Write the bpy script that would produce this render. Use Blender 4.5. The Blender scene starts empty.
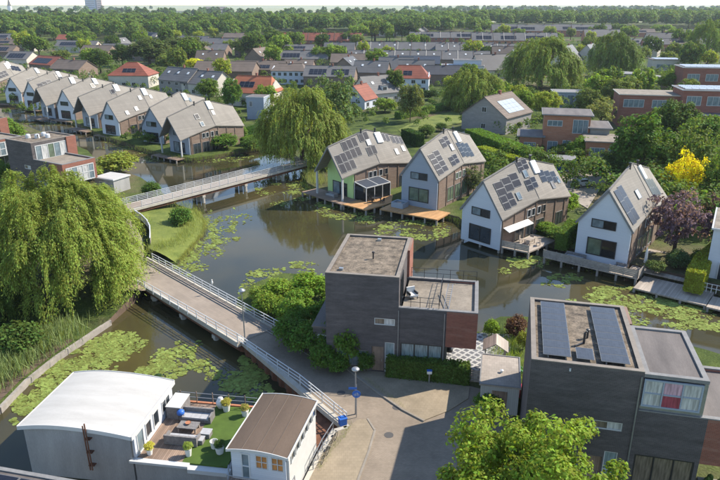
import bpy, math, random
import numpy as np
from mathutils import Vector, Matrix
from mathutils.geometry import delaunay_2d_cdt

random.seed(7)
SC = bpy.context.scene
COL = SC.collection

# ------------------------------------------------------------------ camera
CAM_H = 31.0                      # drone height above the street
PITCH = math.atan(237 / 650)      # looking down about 20 degrees
cam_data = bpy.data.cameras.new('camera')
cam_data.sensor_width = 36.0
cam_data.lens = 36.0 * 650 / 720
cam_data.clip_start = 0.5
cam_data.clip_end = 12000
cam = bpy.data.objects.new('camera', cam_data)
COL.objects.link(cam)
cam.location = (0, 0, CAM_H)
cam.rotation_euler = (math.pi / 2 - PITCH, 0, 0)
SC.camera = cam

# ------------------------------------------------------------------ sky, sun, exposure
SUN_DIR = Vector((1.06, 0.42, 1.0)).normalized()      # towards the sun: right, a little ahead
SUN_EL = math.asin(SUN_DIR.z)
SUN_AZ = math.atan2(SUN_DIR.x, SUN_DIR.y)             # clockwise from +Y
world = bpy.data.worlds.new('World')
SC.world = world
world.use_nodes = True
wn = world.node_tree
wn.nodes.clear()
w_out = wn.nodes.new('ShaderNodeOutputWorld')
w_bg = wn.nodes.new('ShaderNodeBackground')
w_sky = wn.nodes.new('ShaderNodeTexSky')
w_sky.sky_type = 'NISHITA'
w_sky.sun_disc = False
w_sky.sun_elevation = SUN_EL
w_sky.sun_rotation = SUN_AZ
w_sky.air_density = 1.0
w_sky.dust_density = .1
w_bg.inputs['Strength'].default_value = 0.145
wn.links.new(w_sky.outputs[0], w_bg.inputs['Color'])
wn.links.new(w_bg.outputs[0], w_out.inputs['Surface'])

sun_data = bpy.data.lights.new('sun', 'SUN')
sun_data.energy = 4.6
sun_data.angle = math.radians(0.55)
sun_data.color = (1.0, 0.91, 0.77)
sun = bpy.data.objects.new('sun', sun_data)
COL.objects.link(sun)
sun.rotation_euler = SUN_DIR.to_track_quat('Z', 'Y').to_euler()
sun.location = (60, 20, 80)

SC.view_settings.view_transform = 'Standard'
SC.view_settings.look = 'None'
SC.view_settings.gamma = 1.0
SC.view_settings.exposure = 1.02
SC.cycles.max_bounces = 6
SC.cycles.diffuse_bounces = 3
SC.cycles.glossy_bounces = 3
SC.cycles.transmission_bounces = 4
SC.cycles.volume_bounces = 0
SC.cycles.transparent_max_bounces = 8

# ------------------------------------------------------------------ survey helper: photo pixel -> point on the level z
_s, _c = math.sin(PITCH), math.cos(PITCH)
def gp(px, py, z=0.0):
    u, v = (px - 360) / 650, (py - 240) / 650
    t = (CAM_H - z) / (_s + v * _c)
    return Vector((u * t, (_c - v * _s) * t, z))
def mpp(px, py, z=0.0):           # metres per photo pixel at that ground point
    v = (py - 240) / 650
    return (CAM_H - z) / (_s + v * _c) / 650

# ------------------------------------------------------------------ materials
MATS = {}
def new_mat(name):
    m = bpy.data.materials.new(name)
    m.use_nodes = True
    nt = m.node_tree
    nt.nodes.clear()
    out = nt.nodes.new('ShaderNodeOutputMaterial')
    MATS[name] = m
    return m, nt, out
def N(nt, kind, **kw):
    n = nt.nodes.new(kind)
    for k, v in kw.items():
        if k in n.inputs: n.inputs[k].default_value = v
        else: setattr(n, k, v)
    return n
def math_node(nt, op, a, b):
    n = nt.nodes.new('ShaderNodeMath'); n.operation = op
    for i, q in enumerate((a, b)):
        if isinstance(q, (int, float)): n.inputs[i].default_value = q
        else: nt.links.new(q, n.inputs[i])
    return n.outputs[0]
def mixc(nt, fac, a, b, mode='MIX'):
    n = nt.nodes.new('ShaderNodeMix'); n.data_type = 'RGBA'; n.blend_type = mode
    for sock, q in ((n.inputs[0], fac), (n.inputs[6], a), (n.inputs[7], b)):
        if isinstance(q, (int, float)): sock.default_value = q
        elif isinstance(q, tuple): sock.default_value = (*q, 1)[:4]
        else: nt.links.new(q, sock)
    return n.outputs[2]
def coords(nt, scale=(1, 1, 1), wall=False):
    tc = nt.nodes.new('ShaderNodeTexCoord')
    src = tc.outputs['Object']
    if wall:                       # walls: run along x+y, rise along z
        sx = nt.nodes.new('ShaderNodeSeparateXYZ'); nt.links.new(src, sx.inputs[0])
        cx = nt.nodes.new('ShaderNodeCombineXYZ')
        nt.links.new(math_node(nt, 'ADD', sx.outputs[0], sx.outputs[1]), cx.inputs[0])
        nt.links.new(sx.outputs[2], cx.inputs[1])
        src = cx.outputs[0]
    mp = nt.nodes.new('ShaderNodeMapping'); mp.inputs['Scale'].default_value = scale
    nt.links.new(src, mp.inputs[0])
    return mp.outputs[0]
def noise(nt, vec, scale, detail=4, rough=.6):
    n = nt.nodes.new('ShaderNodeTexNoise')
    n.inputs['Scale'].default_value = scale; n.inputs['Detail'].default_value = detail; n.inputs['Roughness'].default_value = rough
    nt.links.new(vec, n.inputs['Vector'])
    return n.outputs['Fac']
def ramp(nt, fac, lo, hi, a=0.0, b=1.0):
    n = nt.nodes.new('ShaderNodeMapRange')
    n.inputs['From Min'].default_value = lo; n.inputs['From Max'].default_value = hi
    n.inputs['To Min'].default_value = a; n.inputs['To Max'].default_value = b
    nt.links.new(fac, n.inputs[0])
    return n.outputs[0]
def finish(nt, out, col, rough=.8, spec=.3, metal=0.0, bump=None, bump_str=.3, bump_dist=.02):
    b = nt.nodes.new('ShaderNodeBsdfPrincipled')
    if isinstance(col, tuple): b.inputs['Base Color'].default_value = (*col, 1)
    else: nt.links.new(col, b.inputs['Base Color'])
    b.inputs['Roughness'].default_value = rough
    b.inputs['Specular IOR Level'].default_value = spec
    b.inputs['Metallic'].default_value = metal
    if bump is not None:
        bn = nt.nodes.new('ShaderNodeBump'); bn.inputs['Strength'].default_value = bump_str; bn.inputs['Distance'].default_value = bump_dist
        nt.links.new(bump, bn.inputs['Height']); nt.links.new(bn.outputs[0], b.inputs['Normal'])
    nt.links.new(b.outputs[0], out.inputs[0])
    return b
def dim(c, k): return tuple(max(0, min(1, x * k)) for x in c)
def pmat(name, col, rough=.8, var=.18, scale=1.2, stretch=(1, 1, 1), spec=.3, metal=0.0, col2=None, fine=14, bump=.25):
    """weathered plain surface: broad blotches between two tones plus fine grain"""
    m, nt, out = new_mat(name)
    v = coords(nt, stretch)
    n1 = noise(nt, v, scale, 5); n2 = noise(nt, v, fine, 3)
    a = mixc(nt, ramp(nt, n1, .3, .7), dim(col, 1 - var), col2 or dim(col, 1 + var))
    a = mixc(nt, 1.0, a, mixc(nt, ramp(nt, n2, .3, .7), (1 - var * .6,) * 3, (1 + var * .4,) * 3), 'MULTIPLY')
    finish(nt, out, a, rough, spec, metal, n2, bump)
    return m
def brick_mat(name, c1, c2, mortar, streak=.25):
    m, nt, out = new_mat(name)
    v = coords(nt, (1, 1, 1), wall=True)
    br = nt.nodes.new('ShaderNodeTexBrick')
    br.inputs['Color1'].default_value = (*c1, 1); br.inputs['Color2'].default_value = (*c2, 1); br.inputs['Mortar'].default_value = (*mortar, 1)
    br.inputs['Scale'].default_value = 1.0; br.inputs['Brick Width'].default_value = .22; br.inputs['Row Height'].default_value = .065
    br.inputs['Mortar Size'].default_value = .008
    nt.links.new(v, br.inputs['Vector'])
    vs = coords(nt, (.35, 1.6, 1), wall=True)
    st = noise(nt, vs, 1.1, 6, .7)
    pale = noise(nt, coords(nt, (.5, 3.2, 1), wall=True), .9, 3, .5)
    col = mixc(nt, 1.0, br.outputs['Color'], mixc(nt, ramp(nt, st, .3, .72), (1 - streak,) * 3, (1 + streak,) * 3), 'MULTIPLY')
    col = mixc(nt, ramp(nt, pale, .54, .76, 0, .42), col, dim(mortar, 1.25))
    finish(nt, out, col, .88, .2, 0, br.outputs['Fac'], .3, .01)
    return m
def line_mat(name, col, pitch, axis='X', dark=.55, width=.08, var=.2, rough=.75, spec=.3, scale=1.0, stretch=(1, 1, 1), col2=None, wall=False):
    """boards or courses: even tone with thin darker joints every `pitch` metres, each board a slightly different tone"""
    m, nt, out = new_mat(name)
    tc = nt.nodes.new('ShaderNodeTexCoord'); sx = nt.nodes.new('ShaderNodeSeparateXYZ'); nt.links.new(tc.outputs['Object'], sx.inputs[0])
    q = math_node(nt, 'DIVIDE', sx.outputs['XYZ'.index(axis)], pitch)
    fl = math_node(nt, 'FLOOR', q, 0)
    fr = math_node(nt, 'FRACT', q, 0)
    joint = math_node(nt, 'LESS_THAN', fr, width)
    wn_ = nt.nodes.new('ShaderNodeTexWhiteNoise'); wn_.noise_dimensions = '1D'; nt.links.new(fl, wn_.inputs['W'])
    n1 = noise(nt, coords(nt, stretch), scale, 5)
    a = mixc(nt, ramp(nt, n1, .3, .7), dim(col, 1 - var), col2 or dim(col, 1 + var))
    a = mixc(nt, 1.0, a, mixc(nt, wn_.outputs['Value'], (1 - var * .7,) * 3, (1 + var * .5,) * 3), 'MULTIPLY')
    a = mixc(nt, joint, a, dim(col, dark))
    finish(nt, out, a, rough, spec, 0, fr, .15)
    return m
def glass_mat(name, col, rough=.06, spec=.7):
    m, nt, out = new_mat(name)
    n1 = noise(nt, coords(nt, (1, 1, .6)), .8, 3)
    a = mixc(nt, ramp(nt, n1, .35, .65), dim(col, .6), dim(col, 1.4))
    finish(nt, out, a, rough, spec)
    return m
def curtain_mat(name, col):
    m, nt, out = new_mat(name)
    v = coords(nt, (1, 1, .12), wall=False)
    n1 = noise(nt, v, 7, 2)
    a = mixc(nt, ramp(nt, n1, .35, .65), dim(col, .62), dim(col, 1.12))
    finish(nt, out, a, .25, .6, 0, n1, .4, .05)
    return m
def leaf_mat(name, trans=.38, var=.45, hue=.03):
    m, nt, out = new_mat(name)
    oi = nt.nodes.new('ShaderNodeObjectInfo')
    ge = nt.nodes.new('ShaderNodeNewGeometry')
    hs = nt.nodes.new('ShaderNodeHueSaturation')
    r = ge.outputs['Random Per Island']
    big = noise(nt, coords(nt), .9, 3)
    nt.links.new(ramp(nt, r, 0, 1, .5 - hue, .5 + hue), hs.inputs['Hue'])
    val = math_node(nt, 'MULTIPLY', ramp(nt, r, 0, 1, 1 - var, 1 + var), ramp(nt, big, .3, .7, 1.45, 2.1))
    nt.links.new(val, hs.inputs['Value'])
    nt.links.new(oi.outputs['Color'], hs.inputs['Color'])
    d = nt.nodes.new('ShaderNodeBsdfPrincipled'); d.inputs['Roughness'].default_value = .6; d.inputs['Specular IOR Level'].default_value = .06
    t = nt.nodes.new('ShaderNodeBsdfTranslucent')
    nt.links.new(hs.outputs[0], d.inputs['Base Color'])
    nt.links.new(mixc(nt, 1.0, hs.outputs[0], (1.5, 1.4, .6), 'MULTIPLY'), t.inputs['Color'])
    mx = nt.nodes.new('ShaderNodeMixShader'); mx.inputs[0].default_value = trans
    nt.links.new(d.outputs[0], mx.inputs[1]); nt.links.new(t.outputs[0], mx.inputs[2])
    nt.links.new(mx.outputs[0], out.inputs[0])
    return m

leaf_mat('leaf')
leaf_mat('reed', .3, .35, .02)
brick_mat('dark_brick', (.060, .052, .054), (.082, .070, .070), (.13, .12, .118), .28)
brick_mat('red_brick', (.20, .062, .042), (.25, .085, .055), (.22, .15, .12), .18)
brick_mat('orange_brick', (.34, .12, .06), (.40, .16, .085), (.30, .2, .15), .15)
brick_mat('brown_brick', (.17, .115, .085), (.21, .145, .11), (.22, .18, .15), .18)
brick_mat('grey_brick', (.21, .195, .185), (.26, .24, .22), (.28, .27, .25), .15)
pmat('gravel', (.12, .099, .076), .95, .5, 1.5, fine=6, col2=(.235, .187, .138), bump=.9)
pmat('gravel_pale', (.20, .172, .138), .95, .28, .7, fine=7, bump=.8)
pmat('membrane', (.10, .087, .083), .8, .2, .5, (1.2, .25, 1), col2=(.155, .135, .125))
pmat('roof_edge', (.19, .165, .14), .8, .15, 2)
pmat('roof_edge_grey', (.175, .172, .17), .8, .15, 2)
line_mat('slate_roof', (.222, .203, .178), .28, 'Z', .8, .12, .1, .85, .2, .35, (1, 1, 1))
line_mat('slate_seam', (.18, .168, .155), .28, 'Z', .8, .12, .1, .85, .2, .35)
line_mat('grey_tile', (.125, .12, .118), .33, 'Z', .6, .2, .15, .7, .3, .3)
line_mat('dark_tile', (.05, .05, .055), .33, 'Z', .6, .2, .2, .55, .4, .3)
line_mat('brown_tile', (.135, .105, .085), .33, 'Z', .6, .2, .18, .8, .3, .3)
line_mat('red_tile', (.22, .068, .042), .33, 'Z', .6, .2, .2, .75, .3, .3)
line_mat('orange_tile', (.33, .11, .055), .33, 'Z', .6, .2, .18, .75, .3, .3)
line_mat('white_board', (.50, .53, .58), .16, 'Z', .82, .1, .03, .6, .3, .4)
line_mat('blue_board', (.27, .31, .37), .16, 'Z', .82, .1, .04, .6, .3, .4)
line_mat('green_board', (.42, .58, .24), .16, 'X', .8, .1, .06, .6, .3, .4)
line_mat('grey_board', (.33, .33, .32), .16, 'X', .75, .1, .06, .7, .3, .4)
line_mat('deck_wood', (.23, .165, .125), .145, 'X', .35, .1, .28, .8, .2, .8, (1, .3, 1))
line_mat('deck_wood_pale', (.34, .29, .245), .145, 'X', .4, .1, .25, .85, .2, .6, (1, .3, 1))
line_mat('deck_orange', (.42, .24, .11), .145, 'X', .4, .1, .25, .8, .2, .6, (1, .3, 1))
line_mat('stilt_wood', (.30, .27, .24), .5, 'Z', .8, .05, .2, .9, .2, 2)
pmat('white_paint', (.47, .47, .46), .5, .05, 2, spec=.4, bump=.05)
pmat('cream_paint', (.46, .42, .36), .7, .08, .6, bump=.1)
pmat('black_metal', (.02, .02, .022), .45, .2, 3, spec=.5, bump=.05)
pmat('grey_metal', (.30, .31, .32), .4, .15, 2, metal=.6, spec=.5, bump=.05)
pmat('white_metal', (.50, .51, .52), .4, .06, 2, spec=.5, bump=.05)
pmat('boat_grey', (.29, .285, .275), .7, .16, .8, (1, 1, .25), bump=.1)
pmat('boat_roof', (.40, .385, .36), .7, .08, .8, (.35, 1.6, 1), col2=(.445, .43, .405), bump=.15)
pmat('boat_roof_brown', (.095, .068, .050), .85, .16, .6, (1, .3, 1), bump=.3)
pmat('rust', (.12, .055, .035), .9, .35, 1.3, (1, 1, .35), col2=(.20, .09, .05))
pmat('concrete', (.40, .37, .32), .9, .14, .8)
pmat('concrete_dark', (.20, .19, .175), .9, .2, .8)
pmat('trunk', (.075, .055, .04), .95, .35, 4, (1, 1, .3), bump=.8)
pmat('blue_plastic', (.03, .12, .42), .4, .1, 2)
pmat('red_plastic', (.45, .03, .06), .4, .1, 2)
pmat('green_plastic', (.03, .22, .11), .4, .1, 2)
pmat('wicker', (.17, .16, .155), .8, .25, 6)
pmat('cushion', (.34, .34, .35), .9, .12, 3)
pmat('terracotta', (.36, .15, .08), .85, .15, 3)
pmat('pot_white', (.66, .65, .62), .6, .08, 3)
pmat('astro', (.062, .105, .016), .9, .2, 1.2, fine=40, bump=.6)
pmat('skylight', (.62, .63, .62), .3, .05, 2, spec=.5)
pmat('fabric_white', (.55, .54, .52), .9, .08, 3)
pmat('car_blue', (.02, .09, .32), .25, .05, 2, spec=.6)
pmat('car_silver', (.45, .46, .47), .25, .05, 2, spec=.6)
pmat('tyre', (.02, .02, .02), .8, .1, 3)
pmat('far_blue', (.20, .25, .36), .7, .1, .05)
pmat('far_pink', (.50, .36, .34), .8, .1, .05)
glass_mat('glass', (.022, .028, .034))
glass_mat('glass_pale', (.14, .18, .20), .12)
glass_mat('glass_dark', (.012, .014, .016))
glass_mat('glass_green', (.10, .13, .09), .1)
curtain_mat('curtain_white', (.46, .46, .45))
curtain_mat('curtain_blue', (.20, .26, .28))
curtain_mat('curtain_pink', (.52, .33, .40))
curtain_mat('curtain_red', (.30, .055, .09))
curtain_mat('curtain_orange', (.42, .19, .06))
curtain_mat('curtain_brown', (.16, .13, .10))

def solar_mat(name, col):
    m, nt, out = new_mat(name)
    br = nt.nodes.new('ShaderNodeTexBrick'); br.offset = 0
    br.inputs['Color1'].default_value = (*col, 1); br.inputs['Color2'].default_value = (*dim(col, 1.3), 1); br.inputs['Mortar'].default_value = (*dim(col, 1.7), 1)
    br.inputs['Scale'].default_value = 1; br.inputs['Brick Width'].default_value = .165; br.inputs['Row Height'].default_value = .165; br.inputs['Mortar Size'].default_value = .005
    nt.links.new(coords(nt), br.inputs['Vector'])
    finish(nt, out, br.outputs['Color'], .3, .14)
    return m
solar_mat('solar_cell', (.010, .012, .020))
solar_mat('solar_grey', (.045, .052, .066))
solar_mat('solar_pale', (.26, .29, .33))
pmat('solar_frame', (.17, .175, .18), .4, .1, 2, metal=.3)

def water_mat():
    m, nt, out = new_mat('water')
    v = coords(nt)
    murk = noise(nt, v, .045, 4, .55)
    silt = noise(nt, v, .35, 4, .6)
    col = mixc(nt, ramp(nt, murk, .38, .62), (.026, .027, .016), (.064, .052, .020))
    col = mixc(nt, ramp(nt, silt, .45, .75, 0, .3), col, (.050, .046, .022))
    rip = noise(nt, coords(nt, (1.0, 1.3, 1)), 1.6, 3, .5)
    calm = noise(nt, v, .06, 2)
    b = finish(nt, out, col, .045, .5, 0, math_node(nt, 'MULTIPLY', rip, ramp(nt, calm, .4, .65, .25, 1.0)), .10, .06)
    b.inputs['IOR'].default_value = 1.36
water_mat()

def ground_mat():
    m, nt, out = new_mat('grass_ground')
    v = coords(nt)
    n1 = noise(nt, v, .03, 6, .65); n2 = noise(nt, v, .25, 5); n3 = noise(nt, v, 5, 3)
    a = mixc(nt, ramp(nt, n2, .35, .65), (.030, .048, .012), (.085, .112, .028))
    a = mixc(nt, ramp(nt, n1, .50, .62), a, (.12, .098, .06))
    a = mixc(nt, 1.0, a, mixc(nt, ramp(nt, n3, .3, .7), (.65,) * 3, (1.3,) * 3), 'MULTIPLY')
    finish(nt, out, a, .95, .1, 0, n3, .8, .1)
ground_mat()
pmat('lawn', (.095, .14, .022), .95, .35, .4, fine=9, bump=.9, col2=(.165, .19, .04))
pmat('field', (.22, .25, .10), .95, .25, .01, fine=.2, col2=(.30, .30, .17))
pmat('soil', (.10, .07, .05), .95, .3, .8)

def paver_mat(name, c1, c2, mortar, bw=.21, bh=.105, stain=.25):
    m, nt, out = new_mat(name)
    v = coords(nt)
    br = nt.nodes.new('ShaderNodeTexBrick')
    for k, q in (('Color1', c1), ('Color2', c2), ('Mortar', mortar)): br.inputs[k].default_value = (*q, 1)
    br.inputs['Scale'].default_value = 1; br.inputs['Brick Width'].default_value = bw; br.inputs['Row Height'].default_value = bh; br.inputs['Mortar Size'].default_value = .006
    nt.links.new(v, br.inputs['Vector'])
    n1 = noise(nt, v, .35, 6, .65); n2 = noise(nt, v, 3.0, 4)
    a = mixc(nt, 1.0, br.outputs['Color'], mixc(nt, ramp(nt, n1, .3, .7), (1 - stain,) * 3, (1 + stain * .7,) * 3), 'MULTIPLY')
    a = mixc(nt, ramp(nt, n2, .55, .8, 0, .35), a, dim(mortar, .9))
    finish(nt, out, a, .9, .2, 0, br.outputs['Fac'], .25, .01)
paver_mat('street_paver', (.215, .175, .135), (.245, .20, .155), (.15, .125, .10))
paver_mat('walk_paver', (.25, .205, .145), (.275, .225, .16), (.19, .155, .11), .30, .30)
paver_mat('kerb_stone', (.22, .195, .165), (.25, .22, .185), (.15, .135, .12), 1.0, 1.0, .2)
paver_mat('bridge_deck', (.235, .195, .16), (.265, .22, .18), (.19, .16, .13), 2.0, .3, .2)
paver_mat('yard_paver', (.27, .235, .20), (.31, .27, .23), (.17, .15, .13), .4, .4)
def diamond_mat():
    m, nt, out = new_mat('patterned_tile')
    tc = coords(nt)
    mp = nt.nodes.new('ShaderNodeMapping'); mp.inputs['Rotation'].default_value = (0, 0, math.radians(45)); nt.links.new(tc, mp.inputs[0])
    br = nt.nodes.new('ShaderNodeTexBrick'); br.offset = 0
    for k, q in (('Color1', (.10, .10, .11)), ('Color2', (.15, .15, .16)), ('Mortar', (.38, .37, .355))): br.inputs[k].default_value = (*q, 1)
    br.inputs['Scale'].default_value = 1; br.inputs['Brick Width'].default_value = .62; br.inputs['Row Height'].default_value = .62; br.inputs['Mortar Size'].default_value = .1
    nt.links.new(mp.outputs[0], br.inputs['Vector'])
    finish(nt, out, br.outputs['Color'], .8, .2)
diamond_mat()

# ------------------------------------------------------------------ objects
def tag(o, label=None, cat=None, group=None, kind=None):
    if label: o['label'] = label
    if cat: o['category'] = cat
    if group: o['group'] = group
    if kind: o['kind'] = kind
    return o
def empty(name, loc, rz=0.0, label=None, cat=None, group=None):
    o = bpy.data.objects.new(name, None)
    o.empty_display_size = .3
    COL.objects.link(o)
    o.location = loc
    o.rotation_euler = (0, 0, rz)
    return tag(o, label, cat, group)
def link_mesh(name, me, mat, parent=None, loc=None, rz=None):
    o = bpy.data.objects.new(name, me)
    COL.objects.link(o)
    if parent is not None: o.parent = parent
    if loc is not None: o.location = loc
    if rz is not None: o.rotation_euler = (0, 0, rz)
    if mat and not me.materials: me.materials.append(MATS[mat])
    return o
class MB:
    """collects boxes, prisms and tubes and links them as ONE mesh object"""
    def __init__(s): s.v = []; s.f = []
    def quad(s, *p):
        n = len(s.v); s.v += [tuple(q) for q in p]; s.f.append(tuple(range(n, n + len(p)))); return s
    def box(s, x0, x1, y0, y1, z0, z1):
        n = len(s.v)
        s.v += [(x, y, z) for z in (z0, z1) for x, y in ((x0, y0), (x1, y0), (x1, y1), (x0, y1))]
        s.f += [(n, n + 3, n + 2, n + 1), (n + 4, n + 5, n + 6, n + 7)] + [(n + i, n + (i + 1) % 4, n + 4 + (i + 1) % 4, n + 4 + i) for i in range(4)]
        return s
    def prism(s, poly, z0, z1, top_only=False):
        n = len(s.v); k = len(poly)
        s.v += [(x, y, z0) for x, y in poly] + [(x, y, z1) for x, y in poly]
        s.f.append(tuple(range(n + k, n + 2 * k)))
        if not top_only:
            s.f.append(tuple(range(n + k - 1, n - 1, -1)))
        s.f += [(n + i, n + (i + 1) % k, n + k + (i + 1) % k, n + k + i) for i in range(k)]
        return s
    def slab(s, pts, t):
        """a plate: polygon pts (3D, counter-clockwise from above) thickened downwards by t"""
        n = len(s.v); k = len(pts)
        s.v += [tuple(p) for p in pts] + [(p[0], p[1], p[2] - t) for p in pts]
        s.f.append(tuple(range(n, n + k))); s.f.append(tuple(range(n + 2 * k - 1, n + k - 1, -1)))
        s.f += [(n + k + i, n + k + (i + 1) % k, n + (i + 1) % k, n + i) for i in range(k)]
        return s
    def bar(s, a, b, w, h=None):
        """square bar from a to b"""
        a, b = Vector(a), Vector(b); h = h or w
        d = (b - a)
        if d.length < 1e-6: return s
        d.normalize()
        up = Vector((0, 0, 1)) if abs(d.z) < .95 else Vector((1, 0, 0))
        x = d.cross(up).normalized() * (w / 2); y = x.cross(d).normalized() * (h / 2)
        n = len(s.v)
        for q in (a, b): s.v += [tuple(q - x - y), tuple(q + x - y), tuple(q + x + y), tuple(q - x + y)]
        s.f += [(n, n + 1, n + 2, n + 3), (n + 7, n + 6, n + 5, n + 4)] + [(n + i, n + 4 + i, n + 4 + (i + 1) % 4, n + (i + 1) % 4) for i in range(4)]
        return s
    def tube(s, pts, radii, k=8):
        n0 = len(s.v); pts = [Vector(p) for p in pts]
        if not isinstance(radii, (list, tuple)): radii = [radii] * len(pts)
        for i, p in enumerate(pts):
            d = (pts[min(i + 1, len(pts) - 1)] - pts[max(i - 1, 0)]).normalized()
            up = Vector((0, 0, 1)) if abs(d.z) < .9 else Vector((1, 0, 0))
            x = d.cross(up).normalized(); y = d.cross(x).normalized()
            s.v += [tuple(p + (x * math.cos(a) + y * math.sin(a)) * radii[i]) for a in (2 * math.pi * j / k for j in range(k))]
        for i in range(len(pts) - 1):
            a = n0 + i * k
            s.f += [(a + j, a + (j + 1) % k, a + k + (j + 1) % k, a + k + j) for j in range(k)]
        s.f.append(tuple(range(n0, n0 + k))); s.f.append(tuple(range(len(s.v) - 1, len(s.v) - k - 1, -1)))
        return s
    def lathe(s, prof, cx=0, cy=0, k=14):
        """profile of (radius, z) turned about the vertical through (cx, cy)"""
        n0 = len(s.v)
        for r, z in prof: s.v += [(cx + r * math.cos(2 * math.pi * j / k), cy + r * math.sin(2 * math.pi * j / k), z) for j in range(k)]
        for i in range(len(prof) - 1):
            a = n0 + i * k
            s.f += [(a + j, a + (j + 1) % k, a + k + (j + 1) % k, a + k + j) for j in range(k)]
        s.f.append(tuple(range(n0 + k - 1, n0 - 1, -1))); s.f.append(tuple(range(len(s.v) - k, len(s.v))))
        return s
    def mesh(s, name):
        me = bpy.data.meshes.new(name); me.from_pydata(s.v, [], s.f); me.update(); return me
    def build(s, name, mat, parent=None, loc=None, rz=None, smooth=False):
        me = s.mesh(name)
        if smooth: me.shade_smooth()
        return link_mesh(name, me, mat, parent, loc, rz)
def wall_holes(mb, x0, x1, z0, z1, y0, y1, holes):
    """a wall slab in the xz plane with rectangular openings (hx0,hx1,hz0,hz1)"""
    xs = sorted({x0, x1, *[h[0] for h in holes], *[h[1] for h in holes]})
    for a, b in zip(xs, xs[1:]):
        cut = sorted((h[2], h[3]) for h in holes if h[0] < (a + b) / 2 < h[1])
        z = z0
        for h0, h1 in cut:
            if h0 > z: mb.box(a, b, y0, y1, z, h0)
            z = max(z, h1)
        if z < z1: mb.box(a, b, y0, y1, z, z1)
    return mb
_mesh_cache = {}
def cached(key, fn):
    if key not in _mesh_cache: _mesh_cache[key] = fn()
    return _mesh_cache[key]
def frame_mesh(w, h, n=1, rows=1, t=.07, d=.09):
    def mk():
        m = MB()
        m.box(0, w, -d, .02, 0, t).box(0, w, -d, .02, h - t, h).box(0, t, -d + .003, .02, t, h - t).box(w - t, w, -d + .003, .02, t, h - t)
        for i in range(1, n): m.box(w * i / n - t * .4, w * i / n + t * .4, -d + .006, .02, t, h - t)
        for j in range(1, rows):
            for i in range(n):
                m.box(w * i / n + t * .6, w * (i + 1) / n - t * .6, -d + .009, .02, h * j / rows - t * .4, h * j / rows + t * .4)
        return m.mesh('window_frame')
    return cached(('fr', round(w, 2), round(h, 2), n, rows, t, d), mk)
def pane_mesh(w, h):
    return cached(('pane', round(w, 2), round(h, 2)), lambda: MB().box(0, w, -.03, .015, 0, h).mesh('pane'))
def with_mat(me, mat):
    """mesh data shared between objects that also share a material"""
    key = (me.name, mat)
    if key not in _mesh_cache:
        c = me if not me.materials else me.copy()
        if c is me: c.materials.append(MATS[mat])
        else: c.materials.clear(); c.materials.append(MATS[mat])
        _mesh_cache[key] = c
    return _mesh_cache[key]
def window(parent, x, y, z, w, h, n=1, rows=1, frame='white_paint', glass='glass', face=0.0, t=.07, name='window', label=None, depth=.09):
    """a window in parent's local frame; (x,y,z) lower left corner seen from outside, face = rotation about z (0 looks to -y)"""
    o = bpy.data.objects.new(name, with_mat(frame_mesh(w, h, n, rows, t, depth), frame))
    COL.objects.link(o); o.parent = parent; o.location = (x, y, z); o.rotation_euler = (0, 0, face)
    if label: o['label'] = label
    gl = glass if isinstance(glass, (list, tuple)) else [glass] * n
    for i in range(n):
        p = bpy.data.objects.new('pane', with_mat(pane_mesh(w / n - t * 1.0, h - t * 1.6), gl[i % len(gl)]))
        COL.objects.link(p); p.parent = o; p.location = (w * i / n + t * .5, 0, t * .8)
    return o
def copy_tree(o, parent=None):
    c = o.copy(); COL.objects.link(c)
    c.parent = parent
    for ch in o.children: copy_tree(ch, c)
    return c
# ================================================================== the setting
WATER_Z = -1.4
NORTH = [(-170, 246), (-130, 226), (-112, 216), (-99, 206), (-83, 187), (-66, 165), (-53, 151.5), (-43.5, 142), (-36.4, 138), (-31.9, 141), (-26, 147.5), (-21, 150),
         (-15, 143), (-11.5, 134), (-10.5, 126), (-10, 118), (-8, 114.5), (-1.5, 107), (4, 103.5), (8, 105), (12.5, 99.5), (15.5, 97), (16.5, 91.5), (21.5, 87), (25, 88),
         (29, 83), (31, 81), (35.5, 76), (39, 73), (44, 68), (52, 60), (60, 52), (82, 35)]
SOUTH = [(82, 27), (45, 43), (34.6, 53), (33, 54.5), (28, 58), (22, 60), (17.4, 61.5), (14.8, 61.5), (13, 60), (12.2, 58), (7, 60.5), (0, 63), (-2.2, 66), (-4.5, 72.5), (-9.3, 73.5),
         (-11.8, 71), (-13.4, 68.5), (-13.6, 65.4), (-13.2, 61), (-11.8, 57), (-5.2, 48.05), (-1.0, 42.5), (-1.9, 42), (-2.9, 39.2), (-3.6, 36.6), (-5, 31), (-7, 20),
         (-62, 20), (-46, 34), (-36, 41.5), (-30.3, 46.4), (-30.1, 50.6), (-29.3, 54.6), (-28.2, 58), (-26.8, 62.3), (-25.8, 68.5), (-26.4, 74), (-27.3, 80.3), (-24, 79.3),
         (-23.7, 84.8), (-23.3, 91), (-24.4, 97), (-27.5, 103), (-31, 106), (-36, 112.5), (-42.5, 122), (-55, 134), (-62, 146), (-72, 157), (-86, 172), (-104, 191), (-122, 203), (-170, 232)]
CANAL = NORTH + SOUTH
def inside(p, poly):
    r = False; j = len(poly) - 1
    for i in range(len(poly)):
        (xi, yi), (xj, yj) = poly[i], poly[j]
        if (yi > p[1]) != (yj > p[1]) and p[0] < (xj - xi) * (p[1] - yi) / (yj - yi) + xi: r = not r
        j = i
    return r
def ground_z(x, y):
    t = max(0, min(1, (y - 70) / 12)); t = t * t * (3 - 2 * t)
    z = -.5 * t
    if x < -24.5 and y < 74:                       # the willow bank lies low
        k = max(0, min(1, (74 - y) / 9)) * max(0, min(1, (-24.5 - x) / 2.5))
        z -= .85 * k
    if -36 < x < -22.5 and 78.5 < y < 107: z = -1.25
    return z
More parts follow.
